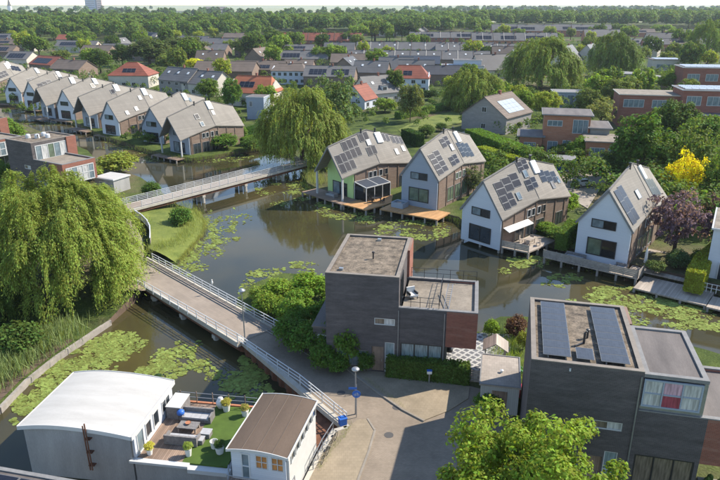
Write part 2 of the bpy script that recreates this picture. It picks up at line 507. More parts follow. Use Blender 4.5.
def build_ground():
    pts = [Vector(p) for p in CANAL]; n = len(pts)
    edges = [(i, (i + 1) % n) for i in range(n)]
    b = len(pts)
    pts += [Vector(p) for p in ((-9000, -200), (9000, -200), (9000, 11000), (-9000, 11000))]
    edges += [(b, b + 1), (b + 1, b + 2), (b + 2, b + 3), (b + 3, b)]
    for x in range(-300, 301, 20):
        for y in range(0, 401, 14):
            p = (x + (y % 3) * 2.1, y)
            if not inside(p, CANAL): pts.append(Vector(p))
    v2, e2, f2, *_ = delaunay_2d_cdt(pts, edges, [], 1, 1e-4)
    verts = [(p.x, p.y, ground_z(p.x, p.y)) for p in v2]
    faces = []
    for f in f2:
        c = sum((v2[i] for i in f), Vector((0, 0))) / len(f)
        if not inside(c, CANAL): faces.append(tuple(f))
    me = bpy.data.meshes.new('ground'); me.from_pydata(verts, [], faces); me.update()
    g = link_mesh('ground', me, 'grass_ground'); tag(g, 'green gardens and banks either side of the canal', kind='structure')
    m = MB()
    for i in range(n):
        (x0, y0), (x1, y1) = CANAL[i], CANAL[(i + 1) % n]
        m.quad((x0, y0, ground_z(x0, y0) - .003), (x1, y1, ground_z(x1, y1) - .003), (x1, y1, -2.6), (x0, y0, -2.6))
    tag(m.build('bank', 'soil'), 'dark earth bank along the canal edge', kind='structure')
build_ground()
wt = MB().quad((-200, 10, WATER_Z), (100, 10, WATER_Z), (100, 270, WATER_Z), (-200, 270, WATER_Z)).build('water', 'water')
tag(wt, 'calm brown green canal water', kind='structure')
def sheet(name, poly, z, mat, label, thick=None):
    m = MB()
    if thick: m.prism(poly, z - thick, z, True)
    else: m.quad(*[(x, y, z) for x, y in poly])
    return tag(m.build(name, mat), label, kind='structure')
# far fields beyond the woods, on the plain
sheet('field', [(-6000, 1150), (6000, 1150), (6000, 9000), (-6000, 9000)], .4, 'field', 'pale open fields on the far plain')
# street and forecourt
sheet('street', [(-3.9, 35.5), (-4.6, 30), (12, 30), (10.6, 36.2), (12.2, 44), (12.6, 46.6), (9.6, 48.2), (3.3, 50.2), (.4, 51.2), (-2.9, 53.4), (-11.6, 62.9), (-13.2, 61), (-11.8, 57), (-5.2, 48.1), (-1.0, 42.6), (-1.9, 42.1), (-2.9, 39.3), (-3.6, 36.7)], .02, 'street_paver', 'sunlit brick paved street turning onto the bridge')
kerbroot = None
def strip(name, pts, w, z0, z1, mat, label=None, kind='structure', parent=None):
    """a low kerb following a polyline"""
    m = MB()
    P2 = [Vector((x, y, 0)) for x, y in pts]
    for a, b in zip(P2, P2[1:]):
        d = (b - a).normalized(); n_ = Vector((-d.y, d.x, 0)) * w / 2
        m.prism([tuple((a - n_).xy), tuple((b - n_).xy), tuple((b + n_).xy), tuple((a + n_).xy)], z0, z1)
    o = m.build(name, mat, parent)
    if label: tag(o, label, kind=kind)
    return o
sheet('pavement', [(-1.0, 42.3), (-1.75, 41.9), (-2.75, 39.2), (-3.5, 36.6), (-4.4, 31), (-1.0, 31), (-.1, 36.6), (.65, 39.5), (1.15, 42), (.6, 43.4), (-.2, 43.4)], .09, 'walk_paver', 'narrow pale pavement along the quay', .2)
strip('kerb', [(-1.0, 31), (-.1, 36.6), (.65, 39.5), (1.15, 42), (.6, 43.5)], .16, -.1, .125, 'kerb_stone', 'pale kerb beside the quay pavement')
sheet('forecourt', [(-2.7, 53.2), (1.7, 47.1), (3.5, 44.8), (5.1, 43.3), (7.2, 44.6), (9.0, 46.3), (9.4, 48.0), (3.3, 50.0), (.4, 51.0)], .10, 'walk_paver', 'paved forecourt before the middle brick house', .2)
strip('kerb', [(-2.75, 53.25), (1.6, 47.05), (3.45, 44.7), (5.05, 43.2)], .16, -.1, .135, 'kerb_stone', 'curved kerb between street and forecourt')
sheet('terrace_paving', [(7.6, 49.75), (12.0, 48.2), (13.4, 50.2), (15.0, 57.5), (12.0, 57.9), (8.4, 56.0)], .03, 'patterned_tile', 'grey terrace tiles with white diamond lattice')
sheet('path', [(-24.6, 68.0), (-28.4, 79.6), (-30.2, 85), (-33.2, 91), (-35.8, 96.5), (-38.2, 100.6), (-42, 104), (-47, 101), (-40, 93), (-36, 84), (-33, 75), (-30, 68)], .03, 'walk_paver', 'footpath linking the two white railed bridges')
sheet('yard', [tuple(gp(*q).xy) for q in ((552, 172), (600, 158), (612, 172), (598, 190), (588, 206), (574, 198))], -.40, 'yard_paver', 'brown paved parking yard behind the gabled houses')
sheet('road', [tuple(gp(*q).xy) for q in ((424, 141), (470, 128), (530, 160), (560, 165), (556, 176), (500, 150), (470, 138))], -.42, 'yard_paver', 'grey lane behind the solar roofed houses')
sheet('lawn', [tuple(gp(*q).xy) for q in ((398, 128), (420, 118), (458, 108), (462, 121), (432, 128), (412, 139))], -.40, 'lawn', 'bright green lawn strip behind the gabled houses')
sheet('lawn', [tuple(gp(*q).xy) for q in ((702, 366), (740, 374), (760, 430), (715, 420), (706, 400))], .04, 'lawn', 'small green lawn beside the near house')
inner = [(-28.6, 82.0), (-29.6, 86), (-31.0, 90.2), (-33.0, 94.2), (-34.6, 96.6), (-35.4, 99.0)]
outer = [(-24.4, 79.7), (-23.9, 84.8), (-23.5, 91), (-24.5, 96.8), (-27.6, 102.6), (-31.2, 105.4)]
lm = MB()
for i in range(5):
    pa_, pb_ = [(Vector((*inner[i + j], -.1)), Vector((*outer[i + j], -1.22))) for j in (0, 1)]
    for k in range(3):
        f0, f1 = k / 3, (k + 1) / 3; h_ = lambda a, b, f: (a.lerp(b, f) + Vector((0, 0, .25 * math.sin(math.pi * f))))
        lm.quad(h_(*pa_, f0), h_(*pa_, f1), h_(*pb_, f1), h_(*pb_, f0))
tag(lm.build('lawn', 'lawn'), 'grassy bank between path and lily pads', kind='structure')
sheet('lawn', [tuple(gp(*q).xy) for q in ((560, 92), (600, 90), (604, 104), (575, 110))], -.4, 'lawn', 'green lawn beyond the brick villas')
strip('bank_edging', [(-46, 33.9), (-36, 41.4), (-30.2, 46.3), (-30.0, 50.6), (-29.2, 54.6), (-28.1, 58), (-26.7, 62.3)], .3, -1.9, -.80, 'stilt_wood', 'pale timber edging along the willow bank')
sheet('bank_verge', [(-46, 35), (-36.3, 42.4), (-30.7, 46.8), (-30.5, 50.8), (-29.7, 54.6), (-28.8, 58), (-31, 58.5), (-33, 51), (-35, 46), (-44, 38)], -.83, 'soil', 'bare brown strip behind the bank edging')

# ------------------------------------------------------------------ foliage generators
RNG = np.random.default_rng(11)
def unit(n):
    v = RNG.normal(size=(n, 3)); return v / np.linalg.norm(v, axis=1, keepdims=True)
def leaf_mesh(name, cen, nor, size, aspect=.55, axis=None):
    """one lozenge leaf per point"""
    n = len(cen)
    nor = nor / (np.linalg.norm(nor, axis=1, keepdims=True) + 1e-9)
    r = axis if axis is not None else RNG.normal(size=(n, 3))
    t = r - nor * (r * nor).sum(1, keepdims=True); t /= np.linalg.norm(t, axis=1, keepdims=True) + 1e-9
    b = np.cross(nor, t)
    s = np.asarray(size).reshape(-1, 1) * np.ones((n, 1))
    co = np.empty((n, 4, 3)); co[:, 0] = cen - t * s; co[:, 1] = cen + b * s * aspect; co[:, 2] = cen + t * s; co[:, 3] = cen - b * s * aspect
    return quads_mesh(name, co)
def quads_mesh(name, co, k=4):
    n = len(co)
    me = bpy.data.meshes.new(name)
    me.vertices.add(n * k); me.vertices.foreach_set('co', co.reshape(-1).astype(np.float32))
    me.loops.add(n * k); me.loops.foreach_set('vertex_index', np.arange(n * k, dtype=np.int32))
    me.polygons.add(n); me.polygons.foreach_set('loop_start', np.arange(0, n * k, k, dtype=np.int32))
    me.update(calc_edges=True)
    return me
def crown_points(clumps, per, cr=.28, zc=1.12, rz=.86, lo=-.75, leaf=.05, lump=.25):
    """points of a lumpy crown of radius 1, centre height zc"""
    d = unit(clumps * 3); d = d[d[:, 2] > lo][:clumps]
    r = .80 + lump * (RNG.random(len(d)) - .5)
    k = len(d) // 6; r[:k] *= .5
    cc = d * r[:, None] * np.array([1, 1, rz]) * .92
    rad = cr * (.7 + .7 * RNG.random(len(d)))
    q = unit(len(d) * per); q[:, 2] = np.where(q[:, 2] < -.35, -q[:, 2] * .6, q[:, 2])
    idx = np.repeat(np.arange(len(d)), per)
    pos = cc[idx] + q * (rad[idx] * (.55 + .5 * RNG.random(len(idx))))[:, None]
    pos[:, 2] += zc
    nor = q + .55 * RNG.normal(size=q.shape) + np.array([0, 0, .6])
    size = leaf * (.7 + .7 * RNG.random(len(idx)))
    return pos, nor, size
def crown_mesh(name, **kw):
    aspect = kw.pop('aspect', .6)
    me = leaf_mesh(name, *crown_points(**kw), aspect=aspect)
    me.materials.append(MATS['leaf']); return me
def trunk_mesh(name, h=.75, r=.06, limbs=6, spread=.55, top=1.25):
    m = MB()
    m.tube([(0, 0, -.05), (.01, 0, h * .5), (-.01, .02, h), (0, 0, top)], [r * 1.25, r, r * .8, r * .3], 9)
    for i in range(limbs):
        a = 2.4 * i + .4; z = h * (.55 + .45 * (i / limbs))
        m.tube([(0, 0, z), (spread * .45 * math.cos(a), spread * .45 * math.sin(a), z + .22), (spread * math.cos(a), spread * math.sin(a), z + .55)], [r * .55, r * .35, r * .12], 6)
    me = m.mesh(name); me.materials.append(MATS['trunk']); return me
def willow_mesh(name, boughs, strands, leaves, leaf=.045, aspect=.2, br0=.12):
    """cascades of hanging strands over a dome of radius 1, two tiers"""
    P_, A_, N_ = [], [], []
    for b in range(boughs):
        low = b % 2 == 1
        a = 2.39996 * b + .5 * RNG.normal()
        rho = min(.97, math.sqrt((b + .5) / boughs) * .95 + .04 * RNG.normal())
        rho = abs(rho)
        z = .72 + 1.22 * math.sqrt(max(.02, 1 - rho * rho * .97)) * (.70 + .38 * RNG.random())
        if low: rho = .55 + .43 * math.sqrt(RNG.random()); z = (.5 + .8 * RNG.random())
        cx, cy = rho * math.cos(a), rho * math.sin(a)
        out = np.array([math.cos(a), math.sin(a), 0]) * min(1, rho + .25)
        br = br0 * (.75 + .6 * RNG.random())
        L = min(z - .03, .30 + .42 * RNG.random())
        tas = RNG.normal(size=(9, 2)) * br * .62; ti = RNG.integers(0, 9, strands)
        q = tas[ti] + RNG.normal(size=(strands, 2)) * br * .13
        d2 = (q ** 2).sum(1) / (br * br)
        x0 = np.stack([cx + q[:, 0], cy + q[:, 1], z - .07 * d2 + .02 * RNG.normal(size=strands)], 1)
        l = np.minimum(L * (.5 + .7 * RNG.random(9))[ti] * (.75 + .3 * RNG.random(strands)), np.maximum(.03, x0[:, 2] - .02))
        t = np.clip(np.linspace(0, 1, leaves)[None, :] + .05 * RNG.normal(size=(strands, leaves)), 0, 1)
        lat = out[None, :] * .65 + np.concatenate([q / br, np.zeros((strands, 1))], 1) * .6
        sway = (.10 * RNG.random(strands) + .05)[:, None]
        pos = x0[:, None, :] + lat[:, None, :] * (sway * (1 - (1 - t) ** 2))[:, :, None]
        pos[:, :, 2] -= l[:, None] * t ** 1.5
        pos += .008 * RNG.normal(size=pos.shape)
        ax_ = np.empty_like(pos); ax_[:] = lat[:, None, :] * (.9 - .7 * t)[:, :, None]; ax_[:, :, 2] -= .25 + t * 1.0
        nn = lat[:, None, :] * (.5 + .5 * t)[:, :, None] + .45 * RNG.normal(size=pos.shape); nn[:, :, 2] += 1.3 - .9 * t
        P_.append(pos.reshape(-1, 3)); A_.append(ax_.reshape(-1, 3) + .22 * RNG.normal(size=(strands * leaves, 3))); N_.append(nn.reshape(-1, 3))
    P_, A_, N_ = map(np.concatenate, (P_, A_, N_))
    me = leaf_mesh(name, P_, N_, leaf * (.7 + .6 * RNG.random(len(P_))), aspect, A_)
    me.materials.append(MATS['leaf']); return me
CROWN_FAR = [crown_mesh('crown', clumps=50, per=46, leaf=.085, cr=.27) for _ in range(3)]
CROWN_MID = [crown_mesh('crown', clumps=90, per=90, leaf=.05, cr=.24, lump=.35) for _ in range(3)]
CROWN_LOOSE = [crown_mesh('crown', clumps=70, per=60, leaf=.05, cr=.20, lump=.7, lo=-.9) for _ in range(2)]
CROWN_NEAR = crown_mesh('crown', clumps=125, per=330, leaf=.024, cr=.17, lump=.95, lo=-.7)
CROWN_BUSH = [crown_mesh('foliage', clumps=60, per=60, leaf=.075, cr=.34, zc=.85, rz=.95, lo=-.5) for _ in range(2)]
CROWN_TALL = crown_mesh('crown', clumps=80, per=60, leaf=.07, cr=.30, rz=1.0, lump=.5)
WILLOW_MID = [willow_mesh('crown', 95, 40, 12, .038, .28, .15) for _ in range(2)]
WILLOW_NEAR = willow_mesh('crown', 185, 80, 15, .0185, .30, .112)
TRUNK = trunk_mesh('trunk'); TRUNK_SLIM = trunk_mesh('trunk', .6, .035, 5, .45)
STEM = trunk_mesh('stem', .3, .05, 5, .5, .7)

def plant(name, meshes, trunk, loc, r, h, color, label, cat='tree', group=None, rz=None, part='crown'):
    loc = Vector((loc[0], loc[1], min(loc[2], ground_z(loc[0], loc[1])) - .03))
    root = empty(name, loc, rz if rz is not None else random.uniform(0, 6.28), label, cat, group)
    root.scale = (r, r * random.uniform(.94, 1.06), h / 2)
    me = meshes if not isinstance(meshes, (list, tuple)) else random.choice(meshes)
    c_ = bpy.data.objects.new(part, me); COL.objects.link(c_); c_.parent = root
    c_.color = (min(1, color[0] * 1.08), color[1], color[2] * .95, 1)
    if trunk is not None:
        t_ = bpy.data.objects.new('trunk' if trunk is not STEM else 'stem', trunk); COL.objects.link(t_); t_.parent = root
    return root
def tree_px(px, py, rpx, hpx, meshes, color, label, name='tree', cat='tree', trunk=None, group=None, z=None, part='crown'):
    """px,py: foot of the plant in the photo; rpx,hpx: crown radius and height in photo pixels"""
    z0 = -.5 if py < 250 else 0.0
    if z is not None: z0 = z
    p = gp(px, py, z0); k = mpp(px, py, z0)
    dep = math.atan2(CAM_H, p.y)
    return plant(name, meshes, TRUNK if trunk is None else trunk, p, rpx * k, hpx * k / math.cos(dep) * .97, color, label, cat, group, part=part)
def hedge(name, pts, w, h, color, label, z=0.0, dens=150, leaf=.10, cat='hedge'):
    """clipped hedge along a polyline: leaves all over a solid core"""
    root = empty(name, (pts[0][0], pts[0][1], z), 0, label, cat)
    core = MB(); L_, N_ = [], []
    o = Vector((pts[0][0], pts[0][1], 0))
    Q = [Vector((x, y, 0)) - o for x, y in pts]
    for a, b in zip(Q, Q[1:]):
        d = b - a; l = d.length; d.normalize(); n_ = Vector((-d.y, d.x, 0))
        hw = w / 2 - .09
        core.prism([tuple((a - n_ * hw).xy), tuple((b - n_ * hw).xy), tuple((b + n_ * hw).xy), tuple((a + n_ * hw).xy)], 0, h - .1)
        for (cnt, fn) in ((int(l * w * dens), 'top'), (int(l * h * dens), 's1'), (int(l * h * dens), 's2'), (int(w * h * dens), 'e1'), (int(w * h * dens), 'e2')):
            u = RNG.random(cnt); v = RNG.random(cnt); j = RNG.normal(size=cnt) * .06
            D, NN, Z = np.array(d), np.array(n_), np.array([0, 0, 1.])
            A0 = np.array(a)
            if fn == 'top': p = A0 + np.outer(u * l, D) + np.outer((v - .5) * w, NN) + np.outer(h + j, Z); q = np.tile(Z, (cnt, 1))
            elif fn in ('s1', 's2'):
                sg = 1 if fn == 's1' else -1
                p = A0 + np.outer(u * l, D) + np.outer(sg * w / 2 + j, NN) + np.outer(v * h, Z); q = np.tile(NN * sg, (cnt, 1))
            else:
                e = l if fn == 'e2' else 0; sg = 1 if fn == 'e2' else -1
                p = A0 + np.outer(e + j, D) + np.outer((u - .5) * w, NN) + np.outer(v * h, Z); q = np.tile(D * sg, (cnt, 1))
            L_.append(p); N_.append(q + .6 * RNG.normal(size=q.shape))
    c0 = core.build('core', 'leaf', root); c0.color = (*dim(color, .8), 1)
    P_, Nn = np.concatenate(L_), np.concatenate(N_)
    me = leaf_mesh('foliage', P_, Nn, leaf * (.7 + .6 * RNG.random(len(P_))), .6); me.materials.append(MATS['leaf'])
    f = link_mesh('foliage', me, None, root); f.color = (*color, 1)
    return root
# ================================================================== near brick houses
def panel_mesh(w, h, cell):
    def mk():
        m = MB().box(0, w, 0, h, 0, .035)
        f = len(m.f)
        m.box(.035, w - .035, .035, h - .035, .03, .042)
        me = m.mesh('solar_panel'); me.materials.append(MATS['solar_frame']); me.materials.append(MATS[cell])
        for i, p in enumerate(me.polygons): p.material_index = 1 if i >= f else 0
        return me
    return cached(('pv', round(w, 2), round(h, 2), cell), mk)
def solar(parent, loc, w, h, cell='solar_cell', mat3=None):
    o = bpy.data.objects.new('solar_panel', panel_mesh(w, h, cell)); COL.objects.link(o); o.parent = parent
    o.location = loc
    if mat3 is not None: o.rotation_euler = mat3.to_euler()
    return o
def parapet(poly_w, poly_d, z, t, hgt, x0=0, y0=0):
    m = MB(); x1, y1 = x0 + poly_w, y0 + poly_d
    m.box(x0, x1, y0, y0 + t, z, z + hgt).box(x0, x1, y1 - t, y1, z, z + hgt)
    m.box(x0, x0 + t, y0 + t, y1 - t, z, z + hgt).box(x1 - t, x1, y0 + t, y1 - t, z, z + hgt)
    return m
def brick_house(loc, deg, label, TW=6.4, TD=10.1, LW=6.7, LD=6.9, HT=9.3, HL=6.5, variant='mid', glazing='curtain_blue', cell='solar_grey'):
    root = empty('brick_house', loc, math.radians(deg), label, 'house')
    XR = TW + 4.1; XE = TW + LW
    holes = [(4.3, 6.1, 4.75, 5.4), (4.1, 5.15, .12, 2.6), (5.25, 6.1, .12, 3.1), (TW + .22, XR - .25, .35, 3.2), (.9, 3.8, .5, 2.1)]
    m = MB()
    wall_holes(m, 0, TW, 0, HT, 0, .32, [h for h in holes if h[1] < TW + .01])
    wall_holes(m, TW, XR, 0, HL, 0, .32, [h for h in holes if h[0] > TW])
    m.box(0, .32, .32, TD - .32, -2, HT).box(0, TW, TD - .32, TD, -2, HT)
    m.box(TW - .32, TW, .32, TD - .32, 0, HL - .35)
    m.box(TW, XR, LD - .32, LD, -2, HL)
    w = m.build('wall', 'dark_brick', root)
    MB().box(.4, TW - .4, .7, .9, .05, HT - .4).box(TW + .02, XR - .4, .8, 1.0, .05, HL - .5).build('inner_wall', 'concrete_dark', root)
    # upper right wall of the tall part, dark in front with the red fin behind
    up = MB()
    if variant == 'mid':
        wall_h = [(1.0, 2.9)]
        up.box(TW - .32, TW, .32, .9, HL - .35, HT).box(TW - .32, TW, 3.1, 6.6, HL - .35, HT).box(TW - .32, TW, .9, 3.1, 8.85, HT)
        up.build('wall', 'dark_brick', root)
        window(root, TW - .02, .9, HL - .3, 2.2, 2.6, 2, 1, 'black_metal', 'glass', math.pi / 2, name='terrace_door')
    elif variant == 'far':
        up.box(TW - .32, TW, .32, .6, HL - .35, HT).box(TW - .32, TW, 6.5, TD - .32, HL - .35, HT).box(TW - .32, TW, .6, 6.5, 8.8, HT)
        up.build('wall', 'dark_brick', root)
        window(root, TW - .02, .6, HL - .3, 5.9, 2.55, 5, 1, 'white_paint', ['glass_pale', 'curtain_white', 'glass_green'], math.pi / 2, t=.12)
    else:
        up.box(TW - .32, TW, .32, TD - .32, HL - .35, HT); up.build('wall', 'dark_brick', root)
    MB().box(TW + .003, TW + .22, 6.6 if variant != 'near' else LD, TD - .002, HL - 3.2, HT - .002).build('end_fin', 'red_brick', root)
    red = MB()
    wall_holes(red, XR, XE, 3.15, HL, -.004, .32, [])
    if variant == 'far':
        red.box(XE - .32, XE, .32, .5, 3.15, HL).box(XE - .32, XE, LD - .5, LD, 3.15, HL).box(XE - .32, XE, .5, LD - .5, 5.95, HL)
        window(root, XE - .02, .5, 3.2, LD - 1.0, 2.7, 5, 2, 'white_paint', ['curtain_white', 'glass_pale', 'curtain_white'], math.pi / 2, t=.14)
        red.box(XR, XE - .35, LD - .32, LD, 3.15, HL)
    else:
        red.box(XE - .32, XE, .32, LD, 3.15, HL).box(XR, XE - .32, LD - .32, LD, 3.15, HL)
    red.build('end_wall', 'red_brick', root, ).__setitem__('label', 'red brick end of the dark brick house')
    MB().box(XR + .01, XE - .33, .33, LD - .33, 3.16, 3.4).build('soffit', 'concrete', root)
    sw = MB(); sw.box(XR - .3, XR - .003, .33, LD - .33, 0, 3.15).build('side_wall', 'dark_brick', root)
    window(root, XR - .01, 1.0, .2, 4.6, 2.5, 3, 1, 'grey_metal', 'glass', math.pi / 2)
    # roofs
    r = MB().box(.3, TW - .3, .3, TD - .3, HT - .35, HT - .12).build('roof', 'gravel', root)
    parapet(TW, TD, HT - .003, .32, .06).build('roof_edge', 'roof_edge', r)
    MB().lathe([(.07, HT - .12), (.07, HT + .45), (.14, HT + .47), (.14, HT + .56), (.05, HT + .6)], TW * .55, TD * .42, 10).build('vent_pipe', 'black_metal', r)
    tr = MB().box(TW + (.25 if variant != 'near' else 0), XE - .3, .3, LD - .3, HL - .4, HL - .16).build('terrace', 'gravel_pale' if variant != 'near' else 'membrane', root)
    e = MB(); e.box(TW, XE, -.006, .32, HL + .002, HL + .09).box(TW, XE, LD - .32, LD, HL + .002, HL + .09).box(XE - .32, XE + .006, .32, LD - .32, HL + .002, HL + .09)
    e.build('terrace_edge', 'roof_edge_grey', tr)
    # front openings
    window(root, 4.3, .12, 4.75, 1.8, .65, 2, 1, 'white_paint', ['curtain_brown', 'curtain_white'])
    window(root, 5.25, .14, .12, .85, 2.98, 1, 2, 'white_metal', 'curtain_blue')
    d = MB().box(4.1, 5.15, .16, .24, .12, 2.6).build('door', 'deck_wood', root)
    MB().box(4.95, 5.0, .08, .16, 1.1, 1.35).build('handle', 'grey_metal', d)
    window(root, TW + .22, .12, .35, XR - .25 - TW - .22, 2.85, 3, 1, 'black_metal', glazing, t=.1)
    window(root, .9, .12, .5, 2.9, 1.6, 2, 1, 'grey_metal', ['curtain_blue', 'glass_pale'])
    return root, dict(XR=XR, XE=XE, HT=HT, HL=HL, TW=TW, TD=TD, LW=LW, LD=LD, roof=r, terrace=tr)

def railing(name, pts, label, cat='railing', gap=1.9, h=1.05, rails=(.35, .68, 1.02), post_w=.07, rail_w=.055, mat='white_metal', group=None, skirt=None):
    """posts one by one, each rail a part; pts are 3D foot points"""
    pts = [Vector(p) for p in pts]
    root = empty(name, pts[0], 0, label, cat, group)
    o = pts[0]
    pm = cached(('post', h, post_w, mat), lambda: MB().box(-post_w / 2, post_w / 2, -post_w / 2, post_w / 2, -.02, h - .01).mesh('post'))
    if not pm.materials: pm.materials.append(MATS[mat])
    def post(p):
        q = bpy.data.objects.new('post', pm); COL.objects.link(q); q.parent = root; q.location = p - o
    for a, b in zip(pts, pts[1:]):
        n = max(1, round((b - a).length / gap))
        for i in range(n): post(a.lerp(b, i / n))
    post(pts[-1])
    for z in rails:
        m = MB()
        for a, b in zip(pts, pts[1:]): m.bar(a - o + Vector((0, 0, z)), b - o + Vector((0, 0, z)), rail_w)
        m.build('rail', mat, root)
    return root

# middle house
midR, mi = brick_house((-3.0, 51.3, 0), -10, 'dark brick house with gravel roof and roof terrace in the middle of the photo')
an = MB().box(-1.5, -.004, 1.2, 7.0, 0, 3.4).build('annex', 'dark_brick', midR)
MB().box(-1.6, -.005, 1.1, 7.1, 3.4, 3.52).build('annex_roof', 'membrane', an)
window(midR, -1.1, 1.19, 1.2, .9, 1.5, 1, 1, 'white_paint', 'curtain_white')
# terrace railing, screen and furniture of the middle house
def loc_pt(root, x, y, z):
    a = root.rotation_euler.z; c_, s_ = math.cos(a), math.sin(a)
    return Vector((root.location.x + x * c_ - y * s_, root.location.y + x * s_ + y * c_, root.location.z + z))
TZ = mi['HL'] - .16
railing('terrace_railing', [loc_pt(midR, 6.6, .2, 6.59), loc_pt(midR, 9.8, .2, 6.59), loc_pt(midR, 9.8, 6.5, 6.34)], 'thin black railing around the roof terrace of the middle house', gap=.8, rails=(.5, .95), post_w=.04, rail_w=.035, h=.97, mat='black_metal')
railing('terrace_railing', [loc_pt(midR, 6.8, 6.75, 6.59), loc_pt(midR, 12.9, 6.75, 6.59)], 'black railing along the water side of the roof terrace', gap=1.2, rails=(.5, .95), post_w=.04, rail_w=.035, h=.97, mat='black_metal')
sc_ = empty('leaning_ladder', loc_pt(midR, 10.2, .8, TZ), math.radians(-10), 'pale metal ladder leaning across the roof terrace railing', 'ladder')
for dx in (0, .4): MB().bar((dx, 0, 0), (dx + .2, 3.4, .9), .05).build('stile', 'grey_metal', sc_)
for i in range(12):
    k = (i + .5) / 12; MB().bar((.2 * k, 3.4 * k, .9 * k), (.4 + .2 * k, 3.4 * k, .9 * k), .03).build('rung', 'grey_metal', sc_)
ch = empty('terrace_chair', loc_pt(midR, 7.3, 2.6, TZ), .4, 'white terrace armchair beside the glass terrace door', 'chair')
MB().box(-.4, .4, -.4, .4, .25, .42).build('seat', 'fabric_white', ch); MB().box(-.4, .4, .3, .42, .42, .95).build('backrest', 'fabric_white', ch)
for sx in (-.36, .36): MB().box(sx - .04, sx + .04, -.36, .3, .42, .62).build('armrest', 'black_metal', ch)
for sx in (-.34, .34):
    for sy in (-.34, .34): MB().box(sx - .03, sx + .03, sy - .03, sy + .03, 0, .25).build('leg', 'black_metal', ch)
for i, (x, y) in enumerate(((1.0, 1.0), (3.2, 8.9))):
    MB().box(x, x + .35, y, y + .35, mi['HT'] - .13, mi['HT'] + .08).build('roof_hatch', 'grey_metal', mi['roof'])

# near house with solar panels and the glazed box
nearR, ne = brick_house((11.1, 36.9, 0), -13.4, 'dark brick house with rows of solar panels at the lower right', TW=6.9, TD=9.7, LW=8.0, LD=6.8, variant='near', glazing='curtain_brown')
HT, HL, TW = ne['HT'], ne['HL'], ne['TW']
rf = ne['roof']
for (x0, n, y0) in ((.75, 8, .62), (4.35, 8, .55)):
    tilt = Matrix.Rotation(math.radians(-4), 3, 'X')
    for i in range(n): solar(rf, (x0, y0 + i * 1.04, HT + .14 - i * .004), 1.75, 1.0, 'solar_grey')
    m = MB()
    for dx in (.3, 1.4): m.box(x0 + dx, x0 + dx + .05, y0, y0 + n * 1.04, HT - .12, HT + .1)
    m.build('panel_rack', 'grey_metal', rf)
solar(rf, (2.85, .6, HT + .12), 1.1, 1.5, 'solar_grey')
MB().tube([(3.5, 3.2, HT - .1), (3.5, 3.2, HT + .7), (3.6, 3.2, HT + .85)], .08, 8).build('vent_pipe', 'black_metal', rf)
MB().bar((2.9, 2.6, HT - .05), (3.5, 3.2, HT - .05), .09).build('pipe_duct', 'black_metal', rf)
bx0, bx1, by1 = TW, TW + 3.75, 6.75
gb = MB().box(bx0 + .004, bx1 - .002, .1, by1 - .1, HL - .1, HL + .38).box(bx1 - .22, bx1, .08, .3, HL + .38, HT - .32).box(bx0 + .02, bx1 - .3, .6, .8, HL + .3, HT - .3).build('glazed_box', 'grey_metal', nearR)
window(nearR, bx0 + .05, .06, HL + .38, bx1 - bx0 - .3, 1.98, 3, 2, 'blue_board', ['curtain_white', 'curtain_pink', 'curtain_white'], t=.11)
for i, o_ in enumerate(()): pass
MB().box(bx0 + .05 + 1.2, bx0 + .05 + 2.25, .015, .028, HL + .5, HL + 1.28).build('curtain', 'curtain_red', gb)['label'] = 'dark red lower curtain of the glazed box'
window(nearR, bx1 - .02, .35, HL + .38, by1 - .8, 1.98, 4, 1, 'grey_metal', 'glass_pale', math.pi / 2, t=.1)
br_ = MB().box(bx0 + .02, bx1 - .3, .3, by1 - .3, HT - .36, HT - .2).build('box_roof', 'membrane', nearR)
parapet(bx1 - bx0 - .006, by1, HT - .32, .32, .24, bx0 + .006).build('roof_edge', 'roof_edge_grey', br_)
MB().box(ne['XR'] + .8, ne['XR'] + 3.2, .9, 2.2, .02, .5).build('planter', 'concrete_dark', nearR)
for i in range(9):
    MB().lathe([(.02, .5), (.22, .7), (.18, .95), (.03, 1.1)], ne['XR'] + 1.0 + .26 * i, 1.2 + .35 * (i % 3), 7).build('shrub', 'astro', nearR)
for (x, z, w_) in ((2.4, 9.0, .1),): MB().box(x, x + w_, -.06, -.005, z - .2, z).build('wall_lamp', 'white_metal', nearR)

# far left house of the same kind
leftR, li = brick_house((-61.4, 111.6, -.5), -31, 'dark brick house with red end wall and many white windows beyond the big willow', TW=7.2, TD=8.5, LW=7.6, LD=6.4, HT=9.4, HL=6.6, variant='far')
for i, (x, y) in enumerate(((2.0, 3.0), (3.4, 3.8), (2.6, 5.6), (4.6, 5.0))):
    MB().lathe([(.42, 9.28), (.42, 9.8), (.3, 9.95), (.08, 10.0)], x, y, 10).build('roof_cowl', 'white_metal', li['roof'])
b2R, b2 = brick_house((-84, 132, -.5), -31, 'second dark brick house with a red fin further along the left bank', TW=7.2, TD=8.5, LW=7.6, LD=6.4, HT=9.2, HL=6.4, variant='far')

